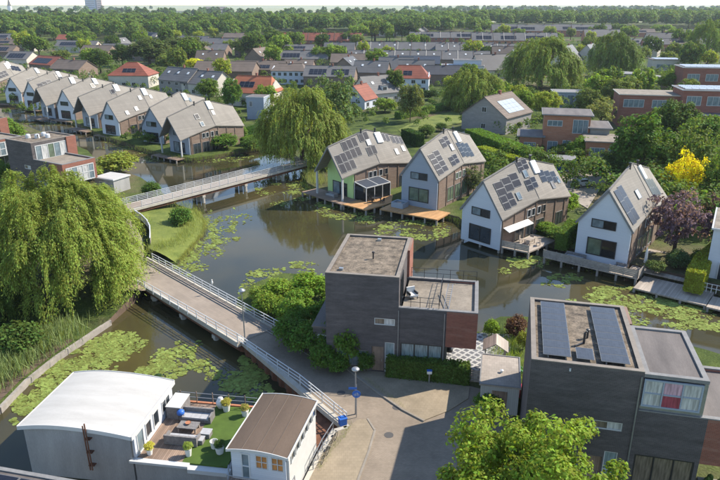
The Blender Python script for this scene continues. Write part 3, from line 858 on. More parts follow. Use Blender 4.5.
# ================================================================== first houseboat, white roof
HB = empty('houseboat', (-24.1, 38.9, 0), math.radians(-8.3), 'grey houseboat with white arched roof and wooden deck', 'houseboat')
BW, BD = 8.3, 6.8
def arch(x, w, z0, rise): return z0 + rise * (1 - ((x - w * .42) / (w * (.42 if x < w * .42 else .58))) ** 2)
xs = [BW * i / 20 for i in range(21)]
m = MB()
fp = [(x, arch(x, BW - 0, 2.78, .34)) for x in xs]
for y0, y1 in ((.0, .2), (BD - .2, BD)):
    n = len(m.v); poly = [(.0, -1.9), (BW, -1.9)] + fp[::-1]
    m.v += [(max(.12, min(BW - .12, x)), y0, z) for x, z in poly] + [(max(.12, min(BW - .12, x)), y1, z) for x, z in poly]
    k = len(poly); m.f.append(tuple(range(n, n + k))); m.f.append(tuple(range(n + 2 * k - 1, n + k - 1, -1)))
m.box(.12, .3, .2, BD - .2, -1.9, 2.75)
m.build('wall', 'boat_grey', HB)
m = MB(); hol = [(.5, 1.5, .75, 2.5), (1.85, 2.75, 1.1, 2.4), (3.1, 4.0, 1.1, 2.4), (4.6, 6.0, 1.3, 2.4)]
w2 = MB(); wall_holes(w2, .2, BD - .2, -1.9, 2.78, -.2, -.02, hol)
sw = w2.build('side_wall', 'white_board', HB); sw.location = (BW - .14, 0, 0); sw.rotation_euler = (0, 0, math.pi / 2)
for i, (a, b, z0, z1) in enumerate(hol):
    window(HB, BW + .03, a, z0, b - a, z1 - z0, 1 if i < 3 else 2, 1, 'white_paint', 'glass' if i else 'glass_pale', math.pi / 2, t=.08, name='window' if i else 'glass_door')
m = MB()
for (xa, xb) in zip(xs, xs[1:]):
    za, zb = arch(xa, BW, 2.85, .38), arch(xb, BW, 2.85, .38)
    m.slab([(xa * 1.03 - .12, -.25, za), (xb * 1.03 - .12, -.25, zb), (xb * 1.03 - .12, BD + .2, zb), (xa * 1.03 - .12, BD + .2, za)], .09)
rfb = m.build('roof', 'boat_roof', HB)
m = MB()
for y0, y1 in ((-.30, -.252), (BD + .202, BD + .25)):
    for (xa, xb) in zip(xs, xs[1:]):
        za, zb = arch(xa, BW, 2.85, .38), arch(xb, BW, 2.85, .38)
        n = len(m.v); X0, X1 = xa * 1.03 - .12, xb * 1.03 - .12
        m.v += [(X0, y0, za - .26), (X1, y0, zb - .26), (X1, y0, zb + .05), (X0, y0, za + .05), (X0, y1, za - .26), (X1, y1, zb - .26), (X1, y1, zb + .05), (X0, y1, za + .05)]
        m.f += [(n, n + 1, n + 2, n + 3), (n + 7, n + 6, n + 5, n + 4), (n + 3, n + 2, n + 6, n + 7), (n, n + 4, n + 5, n + 1)]
m.box(-.17, -.122, -.25, BD + .2, 2.55, 2.9).box(BW * 1.03 - .118, BW * 1.03 - .07, -.25, BD + .2, 2.55, 2.9)
m.build('fascia', 'white_paint', rfb)
fl = MB()
for dx in (0, .16): fl.tube([(5.05 + dx, -.36, -.2), (5.0 + dx, -.36, 3.5 + .2 * (dx > 0))], .05, 8)
for z in (.1, 1.2, 2.3): fl.box(4.92, 5.36, -.34, .0, z, z + .06)
fl.build('flue_pipes', 'rust', HB)
DZ = .75
hull = MB().box(BW + .02, 15.2, 0, .2, -1.9, DZ - .14).box(15.0, 15.2, .2, 7.4, -1.9, DZ - .14).box(BW + .02, 15.0, 7.2, 7.4, -1.9, DZ - .14).build('hull', 'boat_grey', HB)
MB().box(BW - .3, 12.3, -.22, .22, DZ - .138, DZ + .05).box(12.3, 15.3, -.3, .22, DZ - .42, DZ - .1).build('hull_trim', 'white_paint', hull)
MB().box(BW + .02, 11.7, .23, 7.18, DZ - .13, DZ).build('deck', 'deck_wood', HB)
MB().box(11.71, 14.98, .23, 7.18, DZ - .13, DZ + .02).build('artificial_lawn', 'astro', HB)
MB().box(BW + .1, 15.1, 7.2, 7.4, DZ, DZ + .12).build('deck_edge', 'terracotta', HB)
for z in (.55, .95):
    MB().bar((BW + .2, 7.25, DZ + z), (15.1, 7.25, DZ + z), .04).build('railing', 'grey_metal', HB)
for i in range(6): MB().box(BW + .4 + i * 1.34, BW + .46 + i * 1.34, 7.22, 7.28, DZ, DZ + 1.1).build('railing_post', 'deck_wood', HB)

def hb(x, y, z=DZ): return loc_pt(HB, x, y, z)
RZ = math.radians(-8.3)
def sofa(loc, w, rz, label, d=.85):
    r = empty('lounge_sofa', loc, rz, label, 'sofa')
    MB().box(-w / 2, w / 2, -d / 2, d / 2, .04, .3).build('base', 'wicker', r)
    MB().box(-w / 2, w / 2, d / 2 - .16, d / 2, .3, .8).build('backrest', 'wicker', r)
    for sx in (-1, 1): MB().box(sx * w / 2 - (.16 if sx > 0 else 0), sx * w / 2 + (.16 if sx < 0 else 0), -d / 2, d / 2 - .16, .3, .62).build('armrest', 'wicker', r)
    n = max(1, round(w / .8)); cw = (w - .36) / n
    for i in range(n): MB().box(-w / 2 + .18 + i * cw + .01, -w / 2 + .18 + (i + 1) * cw - .01, -d / 2 + .02, d / 2 - .17, .3, .44).build('cushion', 'cushion', r)
    return r
sofa(hb(10.9, 5.2), 2.5, RZ, 'grey wicker lounge sofa facing the camera on the houseboat deck', .95)
sofa(hb(10.9, 2.35), 2.5, RZ + math.pi, 'grey wicker lounge sofa with its back to the camera on the houseboat deck', .85)
def box_furniture(name, loc, rz, w, d, h, mat, top, label, cat):
    r = empty(name, loc, rz, label, cat)
    MB().box(-w / 2, w / 2, -d / 2, d / 2, 0, h - .06).build('body', mat, r)
    MB().box(-w / 2 - .03, w / 2 + .03, -d / 2 - .03, d / 2 + .03, h - .06, h).build('top', top, r)
    return r
ct = empty('coffee_table', hb(10.75, 3.85), RZ, 'low dark coffee table between the two wicker sofas', 'table')
MB().box(-.75, .75, -.45, .45, .38, .45).build('table_top', 'wicker', ct)
for sx in (-.65, .65):
    for sy in (-.36, .36): MB().box(sx - .05, sx + .05, sy - .05, sy + .05, 0, .38).build('leg', 'deck_wood_pale', ct)
bowl = MB().lathe([(.06, 0), (.2, .1), (.22, .14), (.17, .12)], 0, 0, 12).build('fruit_bowl', 'terracotta', None, hb(10.7, 3.95, DZ + .452)); tag(bowl, 'small brown bowl on the low coffee table', 'bowl')
box_furniture('footstool', hb(12.35, 3.3), RZ, .7, .65, .45, 'wicker', 'cushion', 'grey wicker footstool at the lawn edge beside the coffee table', 'footstool')
box_furniture('footstool', hb(12.15, 2.5), RZ, .6, .55, .42, 'wicker', 'cushion', 'smaller wicker footstool beside the near sofa on the houseboat', 'footstool')
box_furniture('storage_chest', hb(9.1, 5.9), RZ, 1.15, 1.9, 1.1, 'wicker', 'white_paint', 'dark garden chest with white lid against the houseboat windows', 'chest')
def pot(loc, r, h, mat, label, color=(.10, .16, .03), pr=.35, ph=.55, cat='plant'):
    t_ = empty('potted_plant', loc, 0, label, cat)
    MB().lathe([(r * .72, 0), (r, h), (r * .86, h), (r * .8, h - .06)], 0, 0, 14).build('pot', mat, t_, smooth=False)
    c_ = bpy.data.objects.new('foliage', random.choice(CROWN_BUSH)); COL.objects.link(c_); c_.parent = t_; c_.location = (0, 0, h - .1); c_.scale = (pr, pr, ph * .6); c_.color = (*color, 1)
    return t_
pot(hb(9.1, .75), .24, .5, 'pot_white', 'yellow green plant in a white pot beside the houseboat glass door', (.30, .28, .05), .38)
pot(hb(11.9, 1.0), .26, .6, 'pot_white', 'plant in a tall white pot at the near corner of the artificial lawn', (.16, .20, .04), .36)
pot(hb(12.75, 6.6), .33, .6, 'pot_white', 'leafy plant in a cream pot at the back of the lawn', (.22, .20, .04), .42)
pot(hb(14.4, 6.2), .3, .5, 'pot_white', 'small plant in a pot near the brown roofed houseboat', (.20, .18, .05), .36)
pot(hb(14.0, 1.6), .34, .55, 'pot_white', 'round white pot with green plant on the lawn near the houseboat door', (.05, .08, .02), .4)
bk = empty('bucket', hb(13.4, 2.1), 0, 'empty pale grey bucket standing on the artificial lawn', 'bucket'); MB().lathe([(.22, 0), (.3, .6), (.27, .6), (.2, .08)], 0, 0, 14).build('body', 'pot_white', bk); MB().bar((-.28, 0, .6), (.28, 0, .62), .02).build('handle', 'grey_metal', bk)
sp = empty('garden_urn', hb(12.2, 6.85), 0, 'round white garden urn at the back corner of the deck', 'urn')
MB().lathe([(.12, 0), (.2, .06), (.34, .35), (.36, .6), (.25, .82), (.16, .9), (.2, .98)], 0, 0, 16).build('body', 'pot_white', sp, smooth=True); MB().lathe([(.1, 0), (.16, .03), (.02, .05)], 0, 0, 12).build('lid', 'cushion', sp, (0, 0, .98))
bq = empty('barbecue', hb(9.75, 4.85), 0, 'small round blue barbecue between chest and sofa', 'barbecue')
MB().lathe([(.05, .55), (.28, .62), (.3, .75), (.26, .9), (.08, 1.0)], 0, 0, 14).build('kettle', 'blue_plastic', bq, smooth=True)
for a in (0, 2.1, 4.2): MB().bar((.2 * math.cos(a), .2 * math.sin(a), .6), (.28 * math.cos(a), .28 * math.sin(a), 0), .03).build('leg', 'black_metal', bq)

# ================================================================== second houseboat, brown roof
H2 = empty('houseboat', (-8.5, 35.0, 0), math.radians(-13), 'small white houseboat with brown roof moored beside the quay', 'houseboat')
W2, D2 = 3.95, 6.2
def arch2(x): return 3.86 + .22 * (1 - ((x - W2 / 2) / (W2 / 2)) ** 2)
xs2 = [W2 * i / 12 for i in range(13)]
fw = MB(); fh = [(.75, 1.4, 1.62, 3.65), (1.78, 2.62, 2.6, 3.65), (2.86, 3.7, 2.6, 3.65)]
wall_holes(fw, .1, W2 - .1, -1.9, 3.86, 0, .16, fh); fw.build('front_wall', 'white_board', H2)
MB().box(.1, .26, .16, D2 - .16, -1.9, 3.86).box(.1, W2 - .1, D2 - .16, D2, -1.9, 3.86).build('wall', 'white_board', H2)
rw = MB(); rh = [(.5 + i * .94, .5 + i * .94 + .74, 2.95, 3.7) for i in range(6)]
wall_holes(rw, .16, D2 - .16, -1.9, 3.86, -.16, 0, rh)
o = rw.build('side_wall', 'white_paint', H2); o.location = (W2 - .1, 0, 0); o.rotation_euler = (0, 0, math.pi / 2)
for a, b, z0, z1 in rh: window(H2, W2 + .04, a, z0, b - a, z1 - z0, 1, 1, 'white_paint', 'glass', math.pi / 2, t=.06)
dr = window(H2, .75, .06, 1.62, .65, 2.03, 1, 2, 'white_metal', 'glass_pale', name='door', t=.1)
for x in (1.78, 2.86): window(H2, x, .06, 2.6, .84, 1.05, 2, 2, 'white_paint', 'curtain_orange', t=.06)
m = MB()
for xa, xb in zip(xs2, xs2[1:]):
    m.slab([(xa * 1.05 - .1, -.15, arch2(xa)), (xb * 1.05 - .1, -.15, arch2(xb)), (xb * 1.05 - .1, D2 + .15, arch2(xb)), (xa * 1.05 - .1, D2 + .15, arch2(xa))], .1)
r2 = m.build('roof', 'boat_roof_brown', H2)
for i in (3, 6, 9):
    x = xs2[i]; MB().box(x * 1.05 - .12, x * 1.05 - .08, -.13, D2 + .13, arch2(x) - .01, arch2(x) + .035).build('roof_seam', 'brown_tile', r2)
m = MB()
m.box(-.16, -.102, -.2, D2 + .2, 3.7, 3.93).box(W2 * 1.05 - .098, W2 * 1.05 - .04, -.2, D2 + .2, 3.7, 3.93)
for y0, y1 in ((-.2, -.152), (D2 + .152, D2 + .2)):
    for xa, xb in zip(xs2, xs2[1:]):
        n = len(m.v); X0, X1, za, zb = xa * 1.05 - .1, xb * 1.05 - .1, arch2(xa), arch2(xb)
        m.v += [(X0, y0, za - .14), (X1, y0, zb - .14), (X1, y0, zb + .04), (X0, y0, za + .04), (X0, y1, za - .14), (X1, y1, zb - .14), (X1, y1, zb + .04), (X0, y1, za + .04)]
        m.f += [(n, n + 1, n + 2, n + 3), (n + 7, n + 6, n + 5, n + 4), (n + 3, n + 2, n + 6, n + 7), (n, n + 4, n + 5, n + 1)]
m.build('fascia', 'white_paint', r2)
MB().box(-.2, W2 + .6, -2.2, -.002, 1.4, 1.55).build('deck', 'deck_wood', H2)
MB().box(.05, W2 - .1, -2.1, -.05, -1.9, 1.4).build('hull', 'boat_grey', H2)
railing('boat_railing', [loc_pt(H2, -.1, -.1, 1.55), loc_pt(H2, .2, -1.0, 1.55), loc_pt(H2, W2 + .5, -1.0, 1.55), loc_pt(H2, W2 + .5, -.1, 1.55)], 'grey metal railing before the door of the brown roofed houseboat', gap=1.3, rails=(.5, 1.0), post_w=.05, rail_w=.05, mat='grey_metal')
# third boat: only a corner of its solar roof
H3 = empty('houseboat', (-24.6, 27.6, 0), math.radians(-13), 'dark houseboat roof with solar panels in the bottom left corner', 'houseboat')
MB().box(0, 9.5, 0, 6.6, -1.9, 2.85).build('wall', 'boat_grey', H3)
r3 = MB().box(-.1, 9.6, -.1, 6.7, 2.85, 3.0).build('roof', 'membrane', H3)
MB().box(-.14, 9.64, 6.45, 6.74, 2.9, 3.09).box(9.4, 9.64, -.1, 6.44, 2.9, 3.09).build('roof_edge', 'roof_edge_grey', r3)
for i in range(5):
    for j in range(3): solar(r3, (.3 + i * 1.78, 6.2 - 1.1 - j * 1.1, 3.06), 1.7, 1.02)

# ================================================================== bridges and quay
def bridge(name, A, B, w, z, label, th=.45, deck='bridge_deck', piers=(), zb=-2.5):
    """A,B: ends of the centre line"""
    A, B = Vector((*A, 0)), Vector((*B, 0)); d = (B - A); L = d.length; rz = math.atan2(d.y, d.x)
    r = empty(name, (A.x, A.y, z), rz, label, 'bridge')
    MB().box(0, L, -w / 2, w / 2, -th, -.004).build('slab', 'concrete', r)
    MB().box(.0, L, -w / 2 + .28, w / 2 - .28, -.003, .03).build('deck', deck, r)
    for sg in (-1, 1): MB().box(0, L, sg * (w / 2 - .12) - .12, sg * (w / 2 - .12) + .12, .0, .10).build('edge_beam', 'concrete', r)
    for y in (-w / 2 + .35, -w / 6, w / 6, w / 2 - .35): MB().box(.1, L - .1, y - .15, y + .15, -th - .45, -th - .002).build('girder', 'rust', r)
    for px_ in piers:
        MB().box(px_ - .3, px_ + .3, -w / 2 + .1, w / 2 - .1, -th - .85, -th - .453).build('crossbeam', 'concrete', r)
        for y in (-w / 2 + .45, 0, w / 2 - .45): MB().lathe([(.32, zb - z), (.32, -th - .853)], px_, y, 12).build('pile', 'concrete', r)
    return r, rz, L
ax = Vector((.6975, -.7166, 0)); nrm = Vector((.7166, .6975, 0))
E0 = Vector((-11.9, 55.6, 0)) + nrm * 2.3
W0 = E0 - ax * 27.0
br1, rz1, L1 = bridge('canal_bridge', W0.xy, E0.xy, 4.6, .08, 'long bridge with pale deck and white railings beside the willow', piers=(9.5, 16.0, 22.5))
for y in (1.55, 1.25): MB().box(.1, L1 + 8, y - .05, y + .05, .028, .075).build('guide_strip', 'concrete_dark', br1)
nearE = [W0 - nrm * 2.2, E0 - nrm * 2.2]
railing('bridge_railing', [(-25.9, 69.3, .1), tuple((E0 - nrm * 2.2 + Vector((0, 0, .1)))), (-5.15, 48.3, .1), (-1.05, 42.85, .1)], 'white railing on the near side of the main bridge, down to the street corner', gap=1.75)
railing('bridge_railing', [tuple(W0 + nrm * 2.2 + ax * 1.5 + Vector((0, 0, .1))), tuple(E0 + nrm * 2.2 + Vector((0, 0, .1))), (-3.0, 53.3, .1)], 'white railing on the water side of the main bridge, ending at the hedge', gap=1.75)
def sheet_pile(pts, z0, z1):
    m = MB()
    for a, b in zip(pts, pts[1:]):
        a, b = Vector((*a, 0)), Vector((*b, 0)); d = (b - a); n = int(d.length / .32); d.normalize(); q = Vector((d.y, -d.x, 0))
        prev = None
        L_ = (b - a).length
        for i in range(n + 1):
            p = a + d * (L_ * i / n) + (-q) * (.22 if (i // 2) % 2 else -.02)
            if prev is not None: m.quad((prev.x, prev.y, z0), (p.x, p.y, z0), (p.x, p.y, z1), (prev.x, prev.y, z1))
            prev = p
    return m
qw = empty('quay_wall', (0, 0, 0), 0, 'rusty corrugated sheet pile wall under the street edge', 'quay wall')
sheet_pile([(-12.0, 56.9), (-5.35, 47.9), (-1.1, 42.3)], -2.4, -.32).build('sheet_pile', 'rust', qw)
strip('capping_beam', [(-12.0, 57.0), (-5.25, 48.0), (-1.0, 42.4)], .5, -.34, .115, 'concrete', parent=qw)
strip('capping_beam', [(-1.0, 42.4), (-1.95, 42.0), (-2.95, 39.2), (-3.65, 36.6), (-5.1, 31)], .35, -.5, .115, 'concrete', parent=qw)
# second bridge
br2, rz2, L2 = bridge('foot_bridge', (-37.2, 97.2), (-11.0, 129.0), 3.4, .75, 'white railed foot bridge across the wide canal', th=.3, piers=(14.5, 24.0, 33.5))
for sg, t_ in ((-1, 'near'), (1, 'far')):
    a = math.radians(0); d2 = Vector((math.cos(rz2), math.sin(rz2), 0)); n2 = Vector((-d2.y, d2.x, 0)) * sg * 1.6
    A_ = Vector((-37.2, 97.2, .8)) + n2 + d2 * (2.5 if sg < 0 else 0); B_ = Vector((-11.0, 129.0, .8)) + n2
    railing('bridge_railing', [tuple(A_), tuple(B_)], 'white railing on the %s side of the foot bridge' % ('near' if sg < 0 else 'far'), gap=1.9, rails=(.3, .55, .8, 1.05))
# curved white fence on the peninsula
fpts = [(-28.6, 83.2), (-29.3, 85.6), (-30.2, 88.4), (-31.4, 91.0), (-33.0, 93.6), (-34.8, 95.9)]
cf = empty('curved_fence', (fpts[0][0], fpts[0][1], -.1), 0, 'curved pale board fence with white cap on the grassy bank', 'fence')
k_ = 0
for a, b in zip(fpts, fpts[1:]):
    a, b = Vector((*a, 0)), Vector((*b, 0)); o = Vector((*fpts[0], 0)); n = int((b - a).length / .42)
    for i in range(n):
        p, q = a.lerp(b, i / n) - o, a.lerp(b, (i + .93) / n) - o
        MB().bar(p + Vector((0, 0, .5)), q + Vector((0, 0, .5)), .05, .98).build('board', 'deck_wood_pale', cf)
    MB().bar(a - o + Vector((0, 0, 1.05)), b - o + Vector((0, 0, 1.05)), .14, .09).build('cap_rail', 'white_metal', cf)
# mooring pier beside the brown roofed houseboat
pr_ = empty('mooring_pier', (-3.6, 38.0, 0), math.radians(-13), 'rusty brown landing stage between houseboat and quay', 'pier')
MB().prism([(-.3, 2.0), (1.35, 3.6), (2.0, 4.6), (-1.6, 8.6), (-2.9, 7.4), (-1.2, 3.0)], -.75, -.6).build('deck', 'rust', pr_)
for x, y in ((-.2, 2.3), (-1.0, 3.4), (-2.6, 7.2)): MB().lathe([(.14, -2.2), (.14, -.3)], x, y, 10).build('pile', 'black_metal', pr_)
railing('pier_gate', [(-3.3, 37.5, .1), (-2.75, 39.6, .1), (-2.05, 41.6, .1)], 'galvanised railing along the quay beside the landing stage', gap=1.0, rails=(.5, 1.0), post_w=.06, rail_w=.05, mat='grey_metal')
def bicycle(loc, rz, label, lean=.12):
    r = empty('bicycle', loc, rz, label, 'bicycle'); r.rotation_euler.x = lean
    for x in (-.52, .52):
        ring = [(x + .33 * math.cos(a), 0, .35 + .33 * math.sin(a)) for a in (2 * math.pi * i / 18 for i in range(19))]
        w_ = MB().tube(ring, .02, 6).build('wheel', 'tyre', r)
        m_ = MB()
        for i in range(8): m_.bar((x, 0, .35), (x + .32 * math.cos(i * .785), 0, .35 + .32 * math.sin(i * .785)), .006)
        m_.build('spokes', 'grey_metal', w_)
    MB().tube([(-.52, 0, .35), (-.12, 0, .32), (.33, 0, .78), (-.2, 0, .82), (-.12, 0, .32)], .02, 6).tube([(-.52, 0, .35), (-.2, 0, .82)], .014, 6).tube([(.52, 0, .35), (.33, 0, .95)], .018, 6).build('frame', 'black_metal', r)
    MB().box(-.33, -.1, -.07, .07, .88, .94).build('saddle', 'black_metal', r); MB().tube([(.3, -.28, 1.0), (.36, 0, .96), (.3, .28, 1.0)], .015, 6).build('handlebar', 'grey_metal', r)
    return r
bicycle((-2.55, 38.6, .09), 1.25, 'dark bicycle nearest the frame edge against the quay railing', .1)
bicycle((-2.05, 40.3, .09), 1.2, 'dark bicycle on the quay pavement near the blue box', .1)

# ================================================================== street furniture
lp = empty('street_lamp', (-.35, 44.2, .05), 0, 'grey street lamp with round head at the bridge corner', 'street lamp')
MB().tube([(0, 0, 0), (0, 0, 3.9)], [.075, .05], 10).build('pole', 'grey_metal', lp)
MB().lathe([(.06, 3.85), (.10, 3.95), (.31, 4.05), (.33, 4.1), (.24, 4.2), (.06, 4.26)], 0, 0, 18).build('lamp_head', 'grey_metal', lp, smooth=True)
sg = empty('cycle_path_sign', (-.28, 43.75, .05), 0, 'round blue sign under a blue arrow board on a thin post', 'road sign')
MB().tube([(0, 0, 0), (0, 0, 3.0)], .035, 8).build('post', 'grey_metal', sg)
disc = MB(); kk = 24
disc.v += [(.34 * math.cos(2 * math.pi * i / kk), y, 2.15 + .34 * math.sin(2 * math.pi * i / kk)) for y in (-.05, -.035) for i in range(kk)]
disc.f += [tuple(range(kk)), tuple(range(2 * kk - 1, kk - 1, -1))] + [(i, kk + i, kk + (i + 1) % kk, (i + 1) % kk) for i in range(kk)]
dd = disc.build('disc', 'blue_plastic', sg)
bkm = MB()
for x in (-.14, .14): bkm.tube([(x + .085 * math.cos(a), -.055, 2.08 + .085 * math.sin(a)) for a in (2 * math.pi * i / 12 for i in range(13))], .012, 5)
bkm.bar((-.14, -.055, 2.08), (-.04, -.055, 2.24), .02).bar((-.04, -.055, 2.24), (.1, -.055, 2.24), .02).bar((.14, -.055, 2.08), (.09, -.055, 2.3), .02).bar((0, -.055, 2.08), (.1, -.055, 2.22), .02).bar((-.14, -.055, 2.08), (0, -.055, 2.08), .02)
bkm.build('bicycle_mark', 'white_paint', dd)
MB().box(-.62, .04, -.055, -.035, 2.58, 2.78).build('arrow_board', 'blue_plastic', sg)
bb = empty('blue_box', (-1.35, 42.75, .1), .4, 'blue plastic box strapped to the end of the bridge railing', 'box')
MB().box(-.28, .28, -.24, .24, 0, .55).build('body', 'blue_plastic', bb); MB().box(-.31, .31, -.27, .27, .55, .62).build('lid', 'blue_plastic', bb)
pb = empty('letter_box', gp(429, 383, .1), 0, 'small white letter box on a post before the hedge', 'letter box')
MB().box(-.05, .05, -.05, .05, 0, 1.0).build('post', 'grey_metal', pb); MB().box(-.2, .2, -.14, .14, .95, 1.22).build('box', 'pot_white', pb); MB().box(-.22, .22, -.16, .16, 1.22, 1.26).build('lid', 'blue_plastic', pb)
gl_ = empty('gull', loc_pt(br1, 15.6, 2.22, 1.12), 0.6, 'white gull perched on the bridge railing', 'bird')
MB().lathe([(.01, -.3), (.07, -.2), (.11, -.05), (.12, .06), (.08, .17), (.05, .22), (.07, .28), (.06, .35), (.01, .39)], 0, 0, 12).build('body', 'pot_white', gl_, (0, 0, .32), smooth=True)
MB().bar((.05, 0, .62), (.15, 0, .60), .02).build('beak', 'deck_orange', gl_)
lp2 = empty('street_lamp', loc_pt(br1, 27.9, -1.95, .0), 0, 'slender lamp post standing in the shade on the bridge end', 'street lamp')
MB().tube([(0, 0, 0), (0, 0, 5.6)], [.07, .045], 9).build('pole', 'grey_metal', lp2); MB().lathe([(.06, 5.55), (.36, 5.75), (.37, 5.8), (.08, 6.0)], 0, 0, 14).build('lamp_head', 'grey_metal', lp2, smooth=True)

# garden between the two near houses
shd = empty('garden_shed', (9.6, 44.6, 0), math.radians(-12), 'dark garden shed with grey flat roof between the two brick houses', 'shed')
MB().box(0, 3.0, 0, 4.6, 0, 2.5).build('wall', 'grey_board', shd)
rs = MB().box(-.12, 3.12, -.12, 4.72, 2.5, 2.62).build('roof', 'yard_paver', shd)
parapet(3.24, 4.84, 2.62, .1, .06, -.12, -.12).build('roof_edge', 'roof_edge_grey', rs)
MB().lathe([(.1, 2.62), (.1, 2.8), (.16, 2.83), (.02, 2.9)], 1.6, 2.0, 10).build('vent_pipe', 'white_metal', rs)
MB().box(.9, 2.1, -.05, -.004, 0, 2.1).build('door', 'deck_wood', shd)
ph = empty('play_house', (11.0, 50.2, 0), math.radians(-12), 'wooden play tower with pitched roof and green slide', 'play house')
for x in (0, 1.7):
    for y in (0, 1.5): MB().box(x - .05, x + .05, y - .05, y + .05, 0, 2.6).build('post', 'deck_wood_pale', ph)
MB().box(-.1, 1.8, -.1, 1.6, 1.1, 1.2).build('platform', 'deck_wood', ph)
for i in range(9): MB().box(-.02 + i * .21, .1 + i * .21, -.06, -.03, 1.2, 1.95).build('baluster', 'deck_wood', ph)
for sg_ in (0, 1):
    x0, x1 = (-.25, .85) if sg_ == 0 else (.86, 1.95)
    z0, z1 = (2.55, 3.25) if sg_ == 0 else (3.25, 2.55)
    MB().slab([(x0, -.25, z0), (x1, -.25, z1), (x1, 1.75, z1), (x0, 1.75, z0)], .08).build('roof_panel', 'deck_wood_pale', ph)
MB().slab([(1.85, .4, 1.2), (3.4, .4, .2), (3.4, 1.1, .2), (1.85, 1.1, 1.2)], .06).build('slide', 'green_plastic', ph)
for y in (.4, 1.07): MB().slab([(1.85, y, 1.42), (3.4, y, .42), (3.4, y + .04, .42), (1.85, y + .04, 1.42)], .22).build('slide_side', 'green_plastic', ph)
gt = empty('garden_gate', gp(470, 383, 0), math.radians(-10), 'pale wooden garden gate at the end of the clipped hedge', 'gate')
for i in range(5): MB().box(0, 1.9, -.02, .02, .15 + i * .24, .33 + i * .24).build('board', 'deck_wood_pale', gt)
for x in (-.06, 1.9): MB().box(x, x + .1, -.05, .05, 0, 1.5).build('post', 'deck_wood_pale', gt)
rb = empty('wheelie_bin', gp(521.5, 397, 0), 0, 'red wheelie bin against the side of the near house', 'bin')
MB().box(-.26, .26, -.3, .3, .08, 1.0).build('body', 'red_plastic', rb); MB().box(-.29, .29, -.34, .33, 1.0, 1.08).build('lid', 'red_plastic', rb)
for x in (-.25, .19): MB().lathe([(.1, 0), (.1, .06)], 0, 0, 12).build('wheel', 'tyre', rb, (x, .28, .1)).rotation_euler = (0, math.pi / 2, 0)
bg = empty('kettle_barbecue', gp(449, 357, 0), 0, 'black kettle barbecue under the red brick overhang', 'barbecue')
MB().lathe([(.05, .5), (.3, .6), (.34, .75), (.3, .95), (.06, 1.08)], 0, 0, 14).build('kettle', 'black_metal', bg, smooth=True)
for a in (0, 2.1, 4.2): MB().bar((.22 * math.cos(a), .22 * math.sin(a), .6), (.34 * math.cos(a), .34 * math.sin(a), 0), .03).build('leg', 'grey_metal', bg)

for root_, xs_, hh in ((midR, (6.42, 10.35), 6.3), (nearR, (6.75,), 9.0)):
    for x in xs_: MB().tube([(x, -.07, .05), (x, -.07, hh)], .045, 8).build('downpipe', 'grey_metal', root_)
for i, (x, y) in enumerate(((2.2, 41.5), (3.0, 45.1), (-1.6, 47.2))):
    dc = MB().lathe([(.36, .021), (.36, .032), (.30, .034), (.28, .03), (.02, .03)], x, y, 20).build('drain_cover', 'grey_tile')
    tag(dc, ('round drain cover in the sunlit street', 'round drain cover beside the forecourt kerb', 'round drain cover in the shaded bridge approach')[i], 'drain cover')
